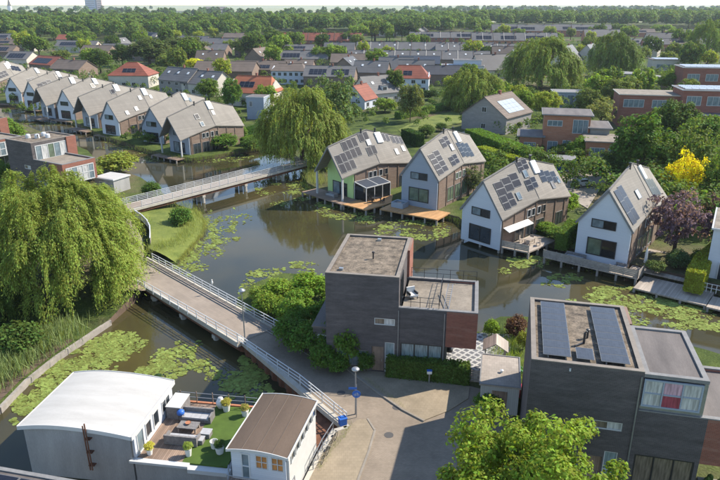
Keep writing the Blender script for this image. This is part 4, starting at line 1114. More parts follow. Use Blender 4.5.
# ================================================================== gabled waterside houses
SH = dict(zA=8.8, zB=10.6, zC=8.25, zG=4.2, zE=5.45, zD=4.1, tB=8.7, dep=17.5, hw=3.45)
def lerp(a, b, k): return a + (b - a) * k
def roof_z(S, t):
    if t < S['tB']:
        k = t / S['tB']; return lerp(S['zA'], S['zB'], k), lerp(S['zG'], S['zE'], k ** .85 if k > 0 else k)
    k = (t - S['tB']) / (S['dep'] - S['tB']); return lerp(S['zB'], S['zC'], k), lerp(S['zE'], S['zD'], k)
def roof_pt(S, u, t, side=1):
    zr, ze = roof_z(S, t); return Vector((side * S['hw'] * u, t, lerp(zr, ze, u)))
def aframe(x, y, deg, dz, label, gable='white_board', side='brown_brick', panels=(), skylight=True, roofwins=(), rec=0.0, glz='glass', awning=False, S=SH, detail=True, top_win=True, group=None, cell='solar_cell'):
    root = empty('gabled_house', (x, y, dz), math.radians(deg), label, 'house', group)
    hw, dep, tB = S['hw'], S['dep'], S['tB']
    zb = -.95 - dz
    # roof: two slopes folded at tB
    roof = None
    OV = .14
    for sd in (1, -1):
        m = MB(); seg = 7
        ts = [-.12 + (tB + .12) * i / seg for i in range(seg + 1)] + [tB + (dep + .1 - tB) * i / 4 for i in range(1, 5)]
        for t0, t1 in zip(ts, ts[1:]):
            a, b = roof_pt(S, 0, max(0, t0), sd), roof_pt(S, 0, min(dep, t1), sd); c_, d_ = roof_pt(S, 1.04, min(dep, t1), sd), roof_pt(S, 1.04, max(0, t0), sd)
            a.y = d_.y = t0; b.y = c_.y = t1
            m.slab([a, d_, c_, b] if sd > 0 else [a, b, c_, d_], .16)
        if roof is None: roof = m.build('roof', 'slate_roof', root)
        else: m.build('roof_slope', 'slate_roof', root)
    rg = MB()
    for t0, t1 in ((0, tB), (tB, dep)): rg.bar(roof_pt(S, 0, t0) + Vector((0, 0, .04)), roof_pt(S, 0, t1) + Vector((0, 0, .04)), .28, .1)
    rg.bar(roof_pt(S, .02, tB) + Vector((0, 0, .03)), roof_pt(S, 1.03, tB) + Vector((0, 0, .03)), .12, .06)
    rg.build('ridge_cap', 'slate_seam', roof)
    vg = MB()
    for sd in (1, -1): vg.bar(roof_pt(S, 0, 0) + Vector((0, -.15, -.06)), roof_pt(S, 1.05, 0, sd) + Vector((0, -.15, -.06)), .07, .26)
    vg.build('verge_board', 'roof_edge_grey', roof)
    # walls
    zr, ze = roof_z(S, rec); hx = hw - .12
    def ztop(xx, t):
        a, b = roof_z(S, t); return a + (b - a) * abs(xx) / hw - .17
    g = MB()
    pts = [(-hx, zb), (hx, zb), (hx, ztop(hx, rec)), (0, ztop(0, rec)), (-hx, ztop(-hx, rec))]
    for (yy0, yy1, tt) in ((rec + .02, rec + .22, rec),):
        n = len(g.v); g.v += [(px, yy0, pz) for px, pz in pts] + [(px, yy1, pz) for px, pz in pts]
        g.f += [tuple(range(n, n + 5)), tuple(range(n + 9, n + 4, -1))] + [(n + i, n + 5 + i, n + 5 + (i + 1) % 5, n + (i + 1) % 5) for i in range(5)]
    g.build('gable_wall', gable, root)
    rp = [(-hx, zb), (hx, zb), (hx, ztop(hx, dep)), (0, ztop(0, dep)), (-hx, ztop(-hx, dep))]
    g = MB(); n = 0; g.v += [(px, dep - .2, pz) for px, pz in rp] + [(px, dep, pz) for px, pz in rp]
    g.f += [tuple(range(5)), tuple(range(9, 4, -1))] + [(i, 5 + i, 5 + (i + 1) % 5, (i + 1) % 5) for i in range(5)]
    g.build('rear_wall', side, root)
    for sd in (1, -1):
        q = [(rec + .23, zb), (dep - .21, zb)] + [(t, ztop(hx, t)) for t in (dep - .21, lerp(dep, tB, .5), tB, tB * .66, max(rec + .3, tB * .33), rec + .23)]
        m = MB(); k = len(q); xa, xb = sd * (hx - .2), sd * hx
        m.v += [(xa, a, b) for a, b in q] + [(xb, a, b) for a, b in q]
        m.f += [tuple(range(k)), tuple(range(2 * k - 1, k - 1, -1))] + [(i, (i + 1) % k, k + (i + 1) % k, k + i) for i in range(k)]
        m.build('side_wall', side, root)
    # timber posts, upper windows and glass doors of the sunny side
    for t in ([rec + .45, 3.2, 5.8, 8.4, 11.0, 13.6, 16.2] if detail else [3.2, 8.4, 13.6]):
        if t > rec + .3: MB().box(hx - .01, hx + .1, t - .09, t + .09, zb, ztop(hx, t) - .02).build('timber_post', 'deck_wood', root)
    for t in (6.2, 7.3, 8.75, 10.1): window(root, hx + .02, t, 2.9 if detail else 3.0, .85, 1.15, 1, 1, 'white_paint' if t < 9.5 else 'deck_wood_pale', glz, math.pi / 2)
    for t, n, w_ in ((3.5, 2, 2.1), (6.2, 2, 1.9), (8.8, 2, 1.9), (14.0, 2, 1.8)):
        window(root, hx + .02, t, -.3, w_, 2.35, n, 1, 'grey_metal' if detail else 'white_paint', glz, math.pi / 2, name='glass_door')
    # gable windows
    if top_win: window(root, -1.65, rec + .01, 3.7, 3.1, 1.15, 2 if detail else 1, 1, 'black_metal', ['glass_pale', 'glass_dark'] if detail else 'glass', t=.1)
    window(root, -1.9, rec + .01, .0, 3.7, 2.3, 2, 1, 'black_metal', glz if rec == 0 else ['glass_pale', 'glass'], t=.12)
    if rec > 0:
        for sd in (1, -1):
            zr, ze = roof_z(S, 0); MB().box(sd * (hw - .12) - .14, sd * (hw - .12) + .14, .05, .33, zb - .6, ze - .15).build('porch_post', 'white_paint', root)
    for sx in (-hx + .2, 0, hx - .2):
        for ty in (rec + .25, rec + 2.6): MB().box(sx - .13, sx + .13, ty - .13, ty + .13, -2.4 - dz, zb - .002).build('stilt', 'stilt_wood', root)
    # roof furniture
    def on_roof(u, t, lift=.05):
        p = roof_pt(S, u, t); ey = (roof_pt(S, u, min(dep, t + .5)) - roof_pt(S, u, t)).normalized(); ex = (roof_pt(S, min(1, u + .2), t) - roof_pt(S, u, t)).normalized()
        nz = ex.cross(ey).normalized(); ey = nz.cross(ex)
        # panel axes: x runs along the ridge, y runs up the slope
        mt = Matrix((ey, -ex, nz)).transposed()
        return p + nz * lift, mt
    for (t0, u0, nc, nr, pt, pu) in panels:
        for j in range(nr):
            for i in range(nc):
                sl = math.hypot(hw, roof_z(S, t0)[0] - roof_z(S, t0)[1])
                u = u0 + (j + 1) * (pu + .02) / sl
                p, mt = on_roof(u, t0 + i * (pt + .03)); solar(roof, p, pt, pu, cell, mt)
    def plate(u, t, w_, h_, mat, name, lift=.05, th=.06, frame=None):
        p, mt = on_roof(u, t, lift)
        o = MB().box(0, w_, 0, h_, 0, th).build(name, mat, roof, p); o.rotation_euler = mt.to_euler()
        if frame:
            f = MB().box(-.08, w_ + .08, -.08, 0, -.02, th + .03).box(-.08, w_ + .08, h_, h_ + .08, -.02, th + .03).box(-.08, 0, 0, h_, -.02, th + .03).box(w_, w_ + .08, 0, h_, -.02, th + .03)
            f.build('frame', frame, o)
    if skylight: plate(.40, 10.3, 1.5, 2.0, 'skylight', 'rooflight', .05, .22)
    for (u, t, w_, h_, mt_) in roofwins: plate(u, t, w_, h_, mt_, 'roof_window', .05, .05, 'solar_frame')
    for t in (7.4, 10.8):
        MB().lathe([(.14, -.3), (.14, .55), (.22, .58), (.22, .7), (.05, .75)], 0, 0, 10).build('flue', 'black_metal', roof, roof_pt(S, .03, t) + Vector((0, 0, .05)))
    if awning:
        a = MB().slab([(hx + .1, .5, 2.75), (hx + 1.1, .5, 2.35), (hx + 1.1, 6.4, 2.35), (hx + .1, 6.4, 2.75)], .08).build('awning', 'fabric_white', root)
    return root
RW = lambda u, t, m='glass_pale', w=.75, h=1.0: (u, t, w, h, m)
h1 = aframe(-5.35, 107.7, -47, -.45, 'green fronted gabled house with open porch next to the foot bridge', 'green_board', rec=2.6, top_win=False,
            panels=[(2.6, .03, 3, 1, 1.08, 1.62), (.35, .325, 5, 1, 1.08, 1.62), (.35, .62, 3, 1, 1.08, 1.62), (6.6, .02, 2, 1, 1.0, 1.5), (7.1, .47, 2, 1, 1.0, 1.6), (12.1, .04, 2, 1, .95, 1.5), (14.4, .07, 3, 1, 1.0, 1.5)],
            roofwins=[RW(.44, 7.8, 'skylight'), RW(.74, 13.9, 'skylight'), RW(.60, 16.1, 'skylight')])
h2 = aframe(9.6, 102.1, -35, .45, 'blue grey gabled house with orange deck between two other gabled houses', 'blue_board', glz='glass_green',
            panels=[(.7, .27, 2, 4, 1.5, .92), (5.4, .10, 2, 2, 1.15, .8), (5.2, .66, 2, 2, 1.2, .8), (9.2, .42, 3, 3, 1.6, .9)], roofwins=[RW(.56, 7.2, 'skylight')], cell='solar_cell')
h3 = aframe(16.8, 85.8, -47, -.5, 'white gabled house standing straight in the canal with a large dark panel array', 'white_board', awning=True,
            panels=[(1.3, .17, 3, 2, 1.68, 1.0), (1.2, .53, 2, 2, 1.3, .98), (7.1, .02, 2, 2, 1.1, .78), (7.2, .49, 2, 2, 1.25, .8), (11.4, .30, 3, 2, 1.65, .95)],
            roofwins=[RW(.82, 4.5), RW(.44, 7.7), RW(.78, 13.6, 'curtain_brown'), RW(.62, 15.9)])
h4 = aframe(30.9, 77.8, -37.7, .4, 'blue white gabled house with three stacked panel rows above a stilted deck', 'white_board', glz=['glass_green', 'glass_dark'],
            panels=[(.7, .08, 2, 3, 1.2, 1.6), (10.4, .40, 3, 2, 1.5, 1.3)], roofwins=[RW(.64, 5.5, 'skylight', .9, 1.1)], cell='solar_grey')
# conservatory of the green house
cv = MB()
for x in (3.5, 6.4):
    for y in (2.8, 4.7, 6.6, 8.5): cv.box(x - .06, x + .06, y - .06, y + .06, -.5, 2.35 + (.5 if x < 4 else 0))
for y in (2.8, 8.5): cv.bar((3.5, y, 2.9), (6.4, y, 2.4), .14)
cv.bar((6.4, 2.8, 2.4), (6.4, 8.5, 2.4), .14).bar((3.5, 2.8, 2.9), (3.5, 8.5, 2.9), .14).bar((3.5, 5.65, 2.92), (6.4, 5.65, 2.42), .12)
cvo = cv.build('conservatory', 'white_paint', h1)
for y in (2.9, 5.75): MB().slab([(3.6, y, 2.97), (6.3, y, 2.5), (6.3, y + 2.65, 2.5), (3.6, y + 2.65, 2.97)], .04).build('roof_pane', 'solar_grey', cvo)
for y in (2.88, 4.78, 6.68): MB().box(6.37, 6.42, y, y + 1.74, -.3, 2.3).build('pane', 'glass_dark', cvo)
MB().box(3.6, 6.3, 2.77, 2.82, -.3, 2.35).build('pane', 'glass_dark', cvo)

# decks on stilts
def deck(root_house, poly, z, label, mat='deck_wood', rail=None, stilts=True, rail_mat='stilt_wood'):
    """poly in the house's local frame; rail = list of edge indices that carry a boarded railing"""
    o = empty('timber_deck', (root_house.location.x, root_house.location.y, 0), root_house.rotation_euler.z, label, 'deck')
    MB().prism(poly, z - .18, z).build('planking', mat, o)
    n = len(poly)
    if stilts:
        for i in range(n):
            a, b = Vector(poly[i]), Vector(poly[(i + 1) % n]); k = max(1, round((b - a).length / 2.3))
            for j in range(k):
                p = a.lerp(b, j / k); cen = sum((Vector(q) for q in poly), Vector((0, 0))) / n; p = p.lerp(cen, .03)
                MB().box(p.x - .12, p.x + .12, p.y - .12, p.y + .12, -2.2, z - .181).build('stilt', 'stilt_wood', o)
    for e in rail or ():
        a, b = Vector((*poly[e], 0)), Vector((*poly[(e + 1) % n], 0))
        for zz in (.12, .34, .56, .78): MB().bar(a + Vector((0, 0, z + zz + .1)), b + Vector((0, 0, z + zz + .1)), .05, .19).build('rail_board', rail_mat, o)
        k = max(1, round((b - a).length / 1.8))
        for j in range(k + 1):
            p = a.lerp(b, j / k); MB().box(p.x - .05, p.x + .05, p.y - .05, p.y + .05, z + .001, z + 1.02).build('rail_post', rail_mat, o)
    return o
deck(h1, [(-6.0, -1.2), (4.6, -1.2), (4.6, 2.5), (-6.0, 2.5)], -.44, 'dark wooden porch deck in front of the green house')
deck(h1, [(4.7, -1.0), (9.6, -.4), (9.6, 5.5), (6.6, 9.0), (4.7, 9.0)], -.42, 'reddish plank terrace beside the white conservatory', 'deck_orange')
deck(h2, [(-4.6, -4.6), (5.8, -4.2), (5.8, .2), (-4.6, .2)], -.44, 'bright orange plank deck in front of the blue grey house', 'deck_orange')
deck(h3, [(3.5, .3), (7.2, 1.2), (7.2, 8.2), (3.5, 8.2)], -.44, 'sunny side terrace of the white canal house', 'deck_wood_pale', rail=[0])
deck(h4, [(-6.6, -2.4), (5.4, -2.4), (5.4, .1), (-6.6, .1)], -.45, 'long grey stilted deck with boarded railing before the blue white house', 'deck_wood_pale', rail=[0, 1])
deck(h4, [(3.7, .2), (10.5, .2), (10.5, 9.0), (3.7, 9.0)], -.40, 'shaded patio deck under the purple tree', 'deck_wood_pale', stilts=False)
deck(h4, [(5.6, -4.6), (13.5, -4.6), (13.5, 0), (5.6, 0)], -.85, 'low weathered jetty at the foot of the purple tree', 'deck_wood_pale')
deck(h4, [(13.6, -5.0), (24, -5.0), (24, -1.5), (13.6, -1.5)], -.8, 'shaded boardwalk below the yellow green hedge', 'deck_wood_pale')

def garden_set(root, x, y, z, label, chairs=4, wood='deck_wood_pale'):
    t = empty('garden_table', loc_pt(root, x, y, z - root.location.z), random.random(), 'garden table ' + label, 'table')
    MB().box(-.8, .8, -.45, .45, .7, .76).build('table_top', wood, t)
    for sx in (-.7, .7):
        for sy in (-.36, .36): MB().box(sx - .04, sx + .04, sy - .04, sy + .04, 0, .7).build('leg', wood, t)
    for i in range(chairs):
        a = 2 * math.pi * i / chairs + .3
        c_ = empty('garden_chair', loc_pt(root, x + 1.25 * math.cos(a), y + 1.0 * math.sin(a), z - root.location.z), root.rotation_euler.z + a - math.pi / 2, 'garden chair drawn up to the table ' + label, 'chair', 'garden chairs ' + label)
        MB().box(-.25, .25, -.25, .25, .4, .46).build('seat', wood, c_); MB().box(-.25, .25, .2, .25, .46, .95).build('backrest', wood, c_)
        for sx in (-.22, .22):
            for sy in (-.22, .22): MB().box(sx - .025, sx + .025, sy - .025, sy + .025, 0, .4).build('leg', wood, c_)
garden_set(h3, 5.4, 4.2, -.44, 'on the terrace of the white canal house')
garden_set(h1, 7.6, 4.0, -.42, 'on the reddish plank terrace', 3, 'black_metal')
def parasol(loc, label, mat='fabric_white'):
    r = empty('closed_parasol', loc, 0, label, 'parasol')
    MB().lathe([(.3, 0), (.3, .08), (.04, .12), (.035, .7)], 0, 0, 12).build('base', 'concrete', r)
    MB().lathe([(.06, .7), (.2, .85), (.15, 2.3), (.03, 2.9)], 0, 0, 12).build('canopy', mat, r)
parasol(loc_pt(h4, 5.2, 1.2, -.8), 'closed white parasol on the patio of the blue white house')
def bath(loc, rz, w, d, h, label, mat='white_paint'):
    r = empty('hot_tub', loc, rz, label, 'hot tub'); parapet(w, d, 0, .12, h, -w / 2, -d / 2).build('rim', mat, r); MB().box(-w / 2 + .12, w / 2 - .12, -d / 2 + .12, d / 2 - .12, 0, h - .15).build('water_surface', 'glass_pale', r)
bath(loc_pt(h2, -2.6, -1.6, -.89), h2.rotation_euler.z, 2.2, 1.9, .85, 'square blue hot tub on the orange deck', 'blue_board')
sofa(loc_pt(h4, -2.9, -.9, -.85), 2.6, h4.rotation_euler.z, 'white lounge bench on the stilted deck left of the sliding door').children
sofa(loc_pt(h4, 2.9, -.9, -.85), 1.4, h4.rotation_euler.z, 'pale grey bench on the stilted deck right of the sliding door')
sofa(loc_pt(h1, 0, .6, .01), 2.4, h1.rotation_euler.z, 'pale lounge bench under the porch of the green house')

# row of gabled houses along the left canal arm
SL = dict(SH, zA=8.2, zG=3.6, tB=10.2, zB=10.7, dep=19)
rows = [(-41.6, 141.2, -36, 'nearest gabled house of the left row, with hedge along its quay', 'blue_board', [], [RW(.55, 6.2, 'solar_cell', .9, 1.1), RW(.6, 10.9, 'skylight'), RW(.88, 6.6)]),
        (-49.5, 154.5, -28, 'gabled house half hidden behind the nearest one of the left row', 'blue_board', [], [RW(.4, 12.2)]),
        (-63.2, 164.5, -32, 'white fronted gabled house with three skylights in the left row', 'white_board', [], [RW(.9, 3.0, 'skylight'), RW(.88, 6.0, 'skylight'), RW(.5, 8.6, 'skylight'), RW(.5, 12.2, 'skylight')]),
        (-74, 173.5, -35, 'gabled house with blue front and one blue roof window in the left row', 'blue_board', [], [RW(.45, 9.0, 'solar_cell', 1.0, 1.2), RW(.88, 7.6)]),
        (-84.5, 188, -27, 'gabled house with pale front just left of the blue fronted one', 'white_board', [], [RW(.5, 9.0, 'solar_cell', 1.1, 1.2)]),
        (-93.5, 191.5, -34, 'gabled house with wide plain roof and flower boxes in the left row', 'blue_board', [], []),
        (-104, 208.5, -25, 'gabled house with large black panel fields in the left row', 'white_board', [(2, .3, 3, 3, 1.7, 1.0), (9.5, .1, 2, 2, 1.2, 1.1)], []),
        (-115.5, 220, -18, 'white gabled house with small black panel block in the left row', 'white_board', [(5, .45, 2, 3, 1.6, 1.0)], []),
        (-138, 246, -14, 'leftmost gabled house with white rooflights and black panels', 'white_board', [(3, .5, 3, 2, 1.6, 1.1), (11, .3, 3, 2, 1.6, 1.1)], [RW(.5, 9.2, 'skylight', 1.6, 2.2)])]
for i, (x, y, dg, lb, gb_, pn, rwn) in enumerate(rows):
    r = aframe(x, y, dg, -.3, lb, gb_, panels=pn, roofwins=rwn, S=SL, detail=i < 4, group='gabled houses of the left row', rec=2.4 if i in (0, 3, 5) else 0)
    nm = lb.split(',')[0]
    deck(r, [(-4.2, -2.2), (4.4, -2.2), (4.4, .8), (-4.2, .8)], -.65, 'waterside deck of the ' + ' '.join(nm.split()[:9]), 'deck_wood', stilts=i < 5)
r1 = None

# ================================================================== houses further back
PLACED = []
def gable_house(px, py, deg, W, D, ze, zr, wall, roof, label, wins=4, floors=2, panels=None, panel_cell='solar_cell', hip=0.0, chimneys=1, skylights=0, dormer=False, name='house', win='glass', frame='white_paint', z0=-.5, gwin=1, group=None, cat='house', xy=None, units=0):
    """ridge along local x; long side looks to -y; foot centre at the photo pixel"""
    p = gp(px, py, z0) if xy is None else Vector((*xy, z0))
    PLACED.append((p.x, p.y, max(W, D) * .5))
    root = empty(name, p, math.radians(deg), label, cat, group)
    x0, x1, y0, y1 = -W / 2, W / 2, -D / 2, D / 2
    m = MB()
    if hip < .9:
        k = hip * D / 2
        for x, o in ((x0, 0), (x1 - .25, 0)):
            n = len(m.v); zt = zr - (zr - ze) * min(1, hip)
            pts = [(y0, -.5), (y1, -.5), (y1, ze), (0, zr - .05) if hip == 0 else (0, zt), (y0, ze)]
            m.v += [(x, a, b) for a, b in pts] + [(x + .25, a, b) for a, b in pts]
            m.f += [tuple(range(n, n + 5)), tuple(range(n + 9, n + 4, -1))] + [(n + i, n + (i + 1) % 5, n + 5 + (i + 1) % 5, n + 5 + i) for i in range(5)]
    else:
        m.box(x0, x0 + .25, y0, y1, -.5, ze).box(x1 - .25, x1, y0, y1, -.5, ze)
    m.box(x0 + .25, x1 - .25, y0, y0 + .25, -.5, ze).box(x0 + .25, x1 - .25, y1 - .25, y1, -.5, ze)
    m.build('wall', wall, root)
    ov = .35; sl = (zr - ze) / (D / 2); hx = hip * D / 2
    r = None
    ridge0, ridge1 = x0 - (ov if hip == 0 else -hx), x1 + (ov if hip == 0 else -hx)
    ez = ze - ov * sl
    for sd in (-1, 1):
        a, b = Vector((x0 - ov, sd * (D / 2 + ov), ez)), Vector((x1 + ov, sd * (D / 2 + ov), ez)); c_, d_ = Vector((ridge1, 0, zr)), Vector((ridge0, 0, zr))
        mm = MB().slab([a, b, c_, d_] if sd < 0 else [d_, c_, b, a], .16)
        if r is None: r = mm.build('roof', roof, root)
        else: mm.build('roof_slope', roof, root)
    if hip > 0:
        for sx in (-1, 1):
            e = Vector((ridge0 if sx < 0 else ridge1, 0, zr)); a = Vector((sx * (W / 2 + ov), -D / 2 - ov, ez)); b = Vector((sx * (W / 2 + ov), D / 2 + ov, ez))
            MB().slab([a, b, e] if sx > 0 else [e, b, a], .16).build('roof_hip', roof, root)
    MB().bar((ridge0, 0, zr + .03), (ridge1, 0, zr + .03), .22, .1).build('ridge_cap', roof, r)
    for i in range(1, units):
        x = x0 + W * i / units; pw_ = MB()
        for sd in (-1, 1): pw_.bar((x, sd * (D / 2 + ov), ez + .06), (x, 0, zr + .06), .3, .22)
        pw_.build('party_wall', 'cream_paint' if i % 2 else 'brown_tile', r)
    fh = (ze - .2) / floors
    for f in range(floors):
        for i in range(wins):
            ww = min(1.5, W / wins * .55); x = x0 + W * (i + .5) / wins - ww / 2
            window(root, x, y0 - .005, .75 + f * fh, ww, min(1.35, fh * .5), 2 if ww > 1.1 else 1, 1, frame, win)
    for sx in (-1, 1):
        for f in range(gwin):
            window(root, sx * (W / 2 + .005), -.65 if sx > 0 else .65, .9 + f * fh, 1.3, 1.3, 2, 1, frame, win, math.pi / 2 * sx)
    # slope frame of the -y side
    ux = Vector((1, 0, 0)); up = Vector((0, D / 2, zr - ze)).normalized(); nz = ux.cross(up).normalized(); mt = Matrix((ux, up, nz)).transposed()
    L = math.hypot(D / 2, zr - ze)
    def sp(x, s): return Vector((x, y0, ze)) + up * s + nz * .05
    if panels:
        for (xa, sa, nc, nr, pw, pg) in panels:
            for i in range(nc):
                for j in range(nr): solar(r, sp(xa + i * (pw + .03), sa + j * (pg + .03)), pw, pg, panel_cell, mt)
    for i in range(skylights):
        x = x0 + W * (i + .5) / skylights
        o = MB().box(-.45, .45, 0, 1.1, 0, .07).build('roof_window', 'skylight', r, sp(x, L * .5)); o.rotation_euler = mt.to_euler()
    if dormer:
        dm = MB().box(-1.1, 1.1, y0 + .6, -.4, ze + .2, ze + 2.0).build('dormer', 'white_paint', r)
        MB().box(-1.25, 1.25, y0 + .45, -.3, ze + 2.0, ze + 2.15).build('dormer_roof', roof, dm)
        window(root, -.8, y0 + .59, ze + .55, 1.6, 1.15, 2, 1, 'white_paint', 'glass')
    for i in range(chimneys):
        x = lerp(x0, x1, (i + .5) / chimneys) + .8
        c_ = MB().box(x - .3, x + .3, -.3, .3, zr - .5, zr + .8).box(x - .36, x + .36, -.36, .36, zr + .8, zr + .9).build('chimney', 'red_brick', r)
    return root
def flat_house(px, py, deg, blocks, label, roof_mat='gravel_pale', edge='white_paint', overhang=.25, z0=-.5, wins=(), win='glass_pale', name='flat_roofed_house', panels=(), cell='solar_pale', xy=None, group=None):
    """blocks: (x0,x1,y0,y1,z0,z1,wall); each gets a roof slab; wins: (x,y,z,w,h,n,face)"""
    p = gp(px, py, z0) if xy is None else Vector((*xy, z0))
    PLACED.append((p.x, p.y, 7))
    root = empty(name, p, math.radians(deg), label, 'house', group)
    for i, (x0, x1, y0, y1, za, zb, wall) in enumerate(blocks):
        MB().box(x0, x1, y0, y1, za - (.5 if za == 0 else 0), zb).build('wall', wall, root)
        r = MB().box(x0 - overhang, x1 + overhang, y0 - overhang, y1 + overhang, zb + .002, zb + .22).build('roof', edge, root)
        MB().box(x0 - overhang + .2, x1 + overhang - .2, y0 - overhang + .2, y1 + overhang - .2, zb + .22, zb + .26).build('roof_surface', roof_mat, r)
        for (bi, xa, ya, nc, nr, pw, pg) in panels:
            if bi == i:
                for a in range(nc):
                    for b in range(nr):
                        t_ = Matrix.Rotation(math.radians(10), 3, 'X'); solar(r, (xa + a * (pw + .05), ya + b * (pg + .25), zb + .32), pw, pg, cell, t_)
    for (x, y, z, w_, h_, n_, face) in wins: window(root, x, y, z, w_, h_, n_, 1, 'white_paint', win, face, t=.1)
    return root
R90 = math.pi / 2
# right hand brick villas and the grey solar house
gable_house(496, 128, 50, 14, 13, 4.4, 9.0, 'grey_brick', 'brown_tile', 'grey gabled house with pale glassy solar field on its roof', 3, 1, [(-4.2, 1.0, 4, 3, 2.1, 1.5)], 'solar_pale', gwin=2, win='glass')
flat_house(566, 150, -14, [(-5.5, 4.2, -4, 5, 0, 8.4, 'orange_brick'), (-10.5, -5.6, -5, 3, 0, 3.6, 'orange_brick'), (4.3, 8.2, -5, 4, 0, 6.0, 'grey_brick')], 'orange brick villa with dark overhanging roof behind the carport', 'membrane', 'roof_edge_grey', .6,
           wins=[(-4.8, -4.02, 6.0, 3.2, 1.3, 3, 0), (.6, -4.02, 4.6, 3.2, 3.0, 3, 0), (-4.4, -4.02, .3, 2.2, 2.4, 2, 0), (-1.2, -4.02, .4, 1.8, 2.6, 2, 0), (-9.5, -5.02, .6, 2.6, 1.8, 3, 0), (8.22, -4, 1, 3, 1.6, 3, R90)])
flat_house(612, 161, -14, [(-6, 5.5, -4, 5, 0, 4.6, 'orange_brick')], 'low orange brick house with gravel roof and white windows', 'gravel_pale', 'roof_edge', .3, wins=[(-5.2, -4.02, 1.6, 3.0, 1.9, 3, 0), (-1.6, -4.02, 1.6, 2.6, 1.9, 3, 0), (2.4, -4.02, 1.2, 1.6, 2.2, 1, 0)])
flat_house(644, 124, -12, [(-8, 7, -5, 6, 0, 8.4, 'red_brick')], 'red brick house with broad pale roof and two white window bands', 'gravel_pale', 'cream_paint', .35, wins=[(-7, -5.02, 5.2, 5.2, 2.1, 4, 0), (.2, -5.02, 5.2, 5.2, 2.1, 4, 0), (7.02, -3, 3.4, 3, 2, 2, R90)])
flat_house(709, 128, -10, [(-9, 11, -4, 6, 0, 10.2, 'red_brick'), (-8, 11, -7, -4.1, 0, 4.4, 'red_brick')], 'red brick house with panel covered roof at the right edge', 'membrane', 'white_paint', .4,
           wins=[(-7, -7.02, 1.0, 2.4, 2.2, 2, 0), (-3, -7.02, 1.0, 5.6, 2.2, 4, 0), (4.5, -7.02, 1.0, 4, 2.2, 3, 0), (5.5, -4.02, 6.4, 3, 2.4, 2, 0), (-8, -4.02, 6.4, 3.6, 2.4, 3, 0), (-3, -4.02, 6.4, 5.6, 2.4, 4, 0)], panels=[(0, -8.6, -3.6, 10, 4, 1.75, 1.6)], cell='solar_pale')
flat_house(708, 97, -10, [(-11, 12, -5, 6, 0, 10.4, 'red_brick')], 'second red brick house with tilted white panels, further back at the right', 'membrane', 'white_paint', .4,
           wins=[(-10, -5.02, 1.0, 3.4, 2.2, 3, 0), (-4.5, -5.02, 1.0, 4.6, 2.2, 3, 0), (3, -5.02, 6.0, 6, 2.6, 4, 0), (-9.5, -5.02, 6.0, 4, 2.4, 3, 0), (-3.5, -5.02, 6.0, 4, 2.4, 3, 0)], panels=[(0, -10.6, -4.6, 11, 4, 1.9, 1.7)], cell='solar_pale')
# barrel roofed hall
bh = empty('barrel_roofed_house', gp(640, 91, -.5), math.radians(-8), 'pale stone house with curved barrel roof and long window band', 'house')
MB().box(-8.5, 8.5, -4.5, 4.5, -.5, 5.2).build('wall', 'cream_paint', bh)
m = MB(); pa = [(-9, 4.8)] + [(-9 + 18 * i / 12, 5.2 + 1.6 * math.sin(math.pi * min(1, .45 + .55 * i / 12))) for i in range(13)]
for (xa, za), (xb, zb) in zip(pa[1:], pa[2:]): m.slab([(xa, -5, za), (xb, -5, zb), (xb, 5, zb), (xa, 5, za)], .3)
m.build('roof', 'roof_edge_grey', bh)
window(bh, -7.5, -4.52, 3.2, 12, 1.3, 8, 1, 'white_paint', 'glass'); window(bh, -7.5, -4.52, .6, 10, 1.5, 6, 1, 'white_paint', 'glass')
flat_house(664, 70, -8, [(-7, 7, -4, 5, 0, 5.2, 'cream_paint')], 'low pale house with a panel roof behind the barrel roofed one', 'membrane', 'roof_edge_grey', .4, wins=[(-5, -4.02, 1.4, 8, 1.8, 5, 0)], panels=[(0, -6, -3.6, 6, 4, 1.9, 1.6)])
flat_house(571, 109, -8, [(-6, 5, -3, 4, 0, 5.4, 'blue_board')], 'small blue grey house with white window bands behind the bushes', 'roof_edge_grey', 'white_paint', .3, wins=[(-5, -3.02, .6, 2, 4.2, 1, 0), (-2, -3.02, .6, 2, 4.2, 1, 0), (1, -3.02, .6, 2.6, 4.2, 2, 0)])
# dark roofed houses
gable_house(665, 47, -6, 30, 13, 5, 10.5, 'cream_paint', 'dark_tile', 'long black roofed house with pale gables near the far woods', 8, 1, chimneys=1)
gable_house(648, 56, 60, 16, 12, 4.5, 10, 'cream_paint', 'dark_tile', 'black roofed cottage with white gable in front of the long black roof', 3, 1, gwin=2)
gable_house(566, 67, 60, 17, 14, 3.5, 11, 'cream_paint', 'dark_tile', 'black steep roofed house behind the large round willow', 3, 1, gwin=2)
gable_house(588, 65, 60, 17, 14, 3.5, 11, 'cream_paint', 'dark_tile', 'twin black steep roofed house just right of its neighbour', 3, 1, gwin=2)
gable_house(492, 77, 15, 18, 12, 4.0, 10.0, 'cream_paint', 'dark_tile', 'black roofed house with white gable left of the round willow', 3, 1, gwin=2)
gable_house(620, 55, -8, 14, 11, 5, 9.5, 'orange_brick', 'brown_tile', 'small brown roofed house between two clumps of trees', 3, 2)
gable_house(690, 40, -6, 24, 12, 5, 9, 'white_board', 'grey_tile', 'pale roofed house before the dark tree belt', 5, 1, chimneys=0)
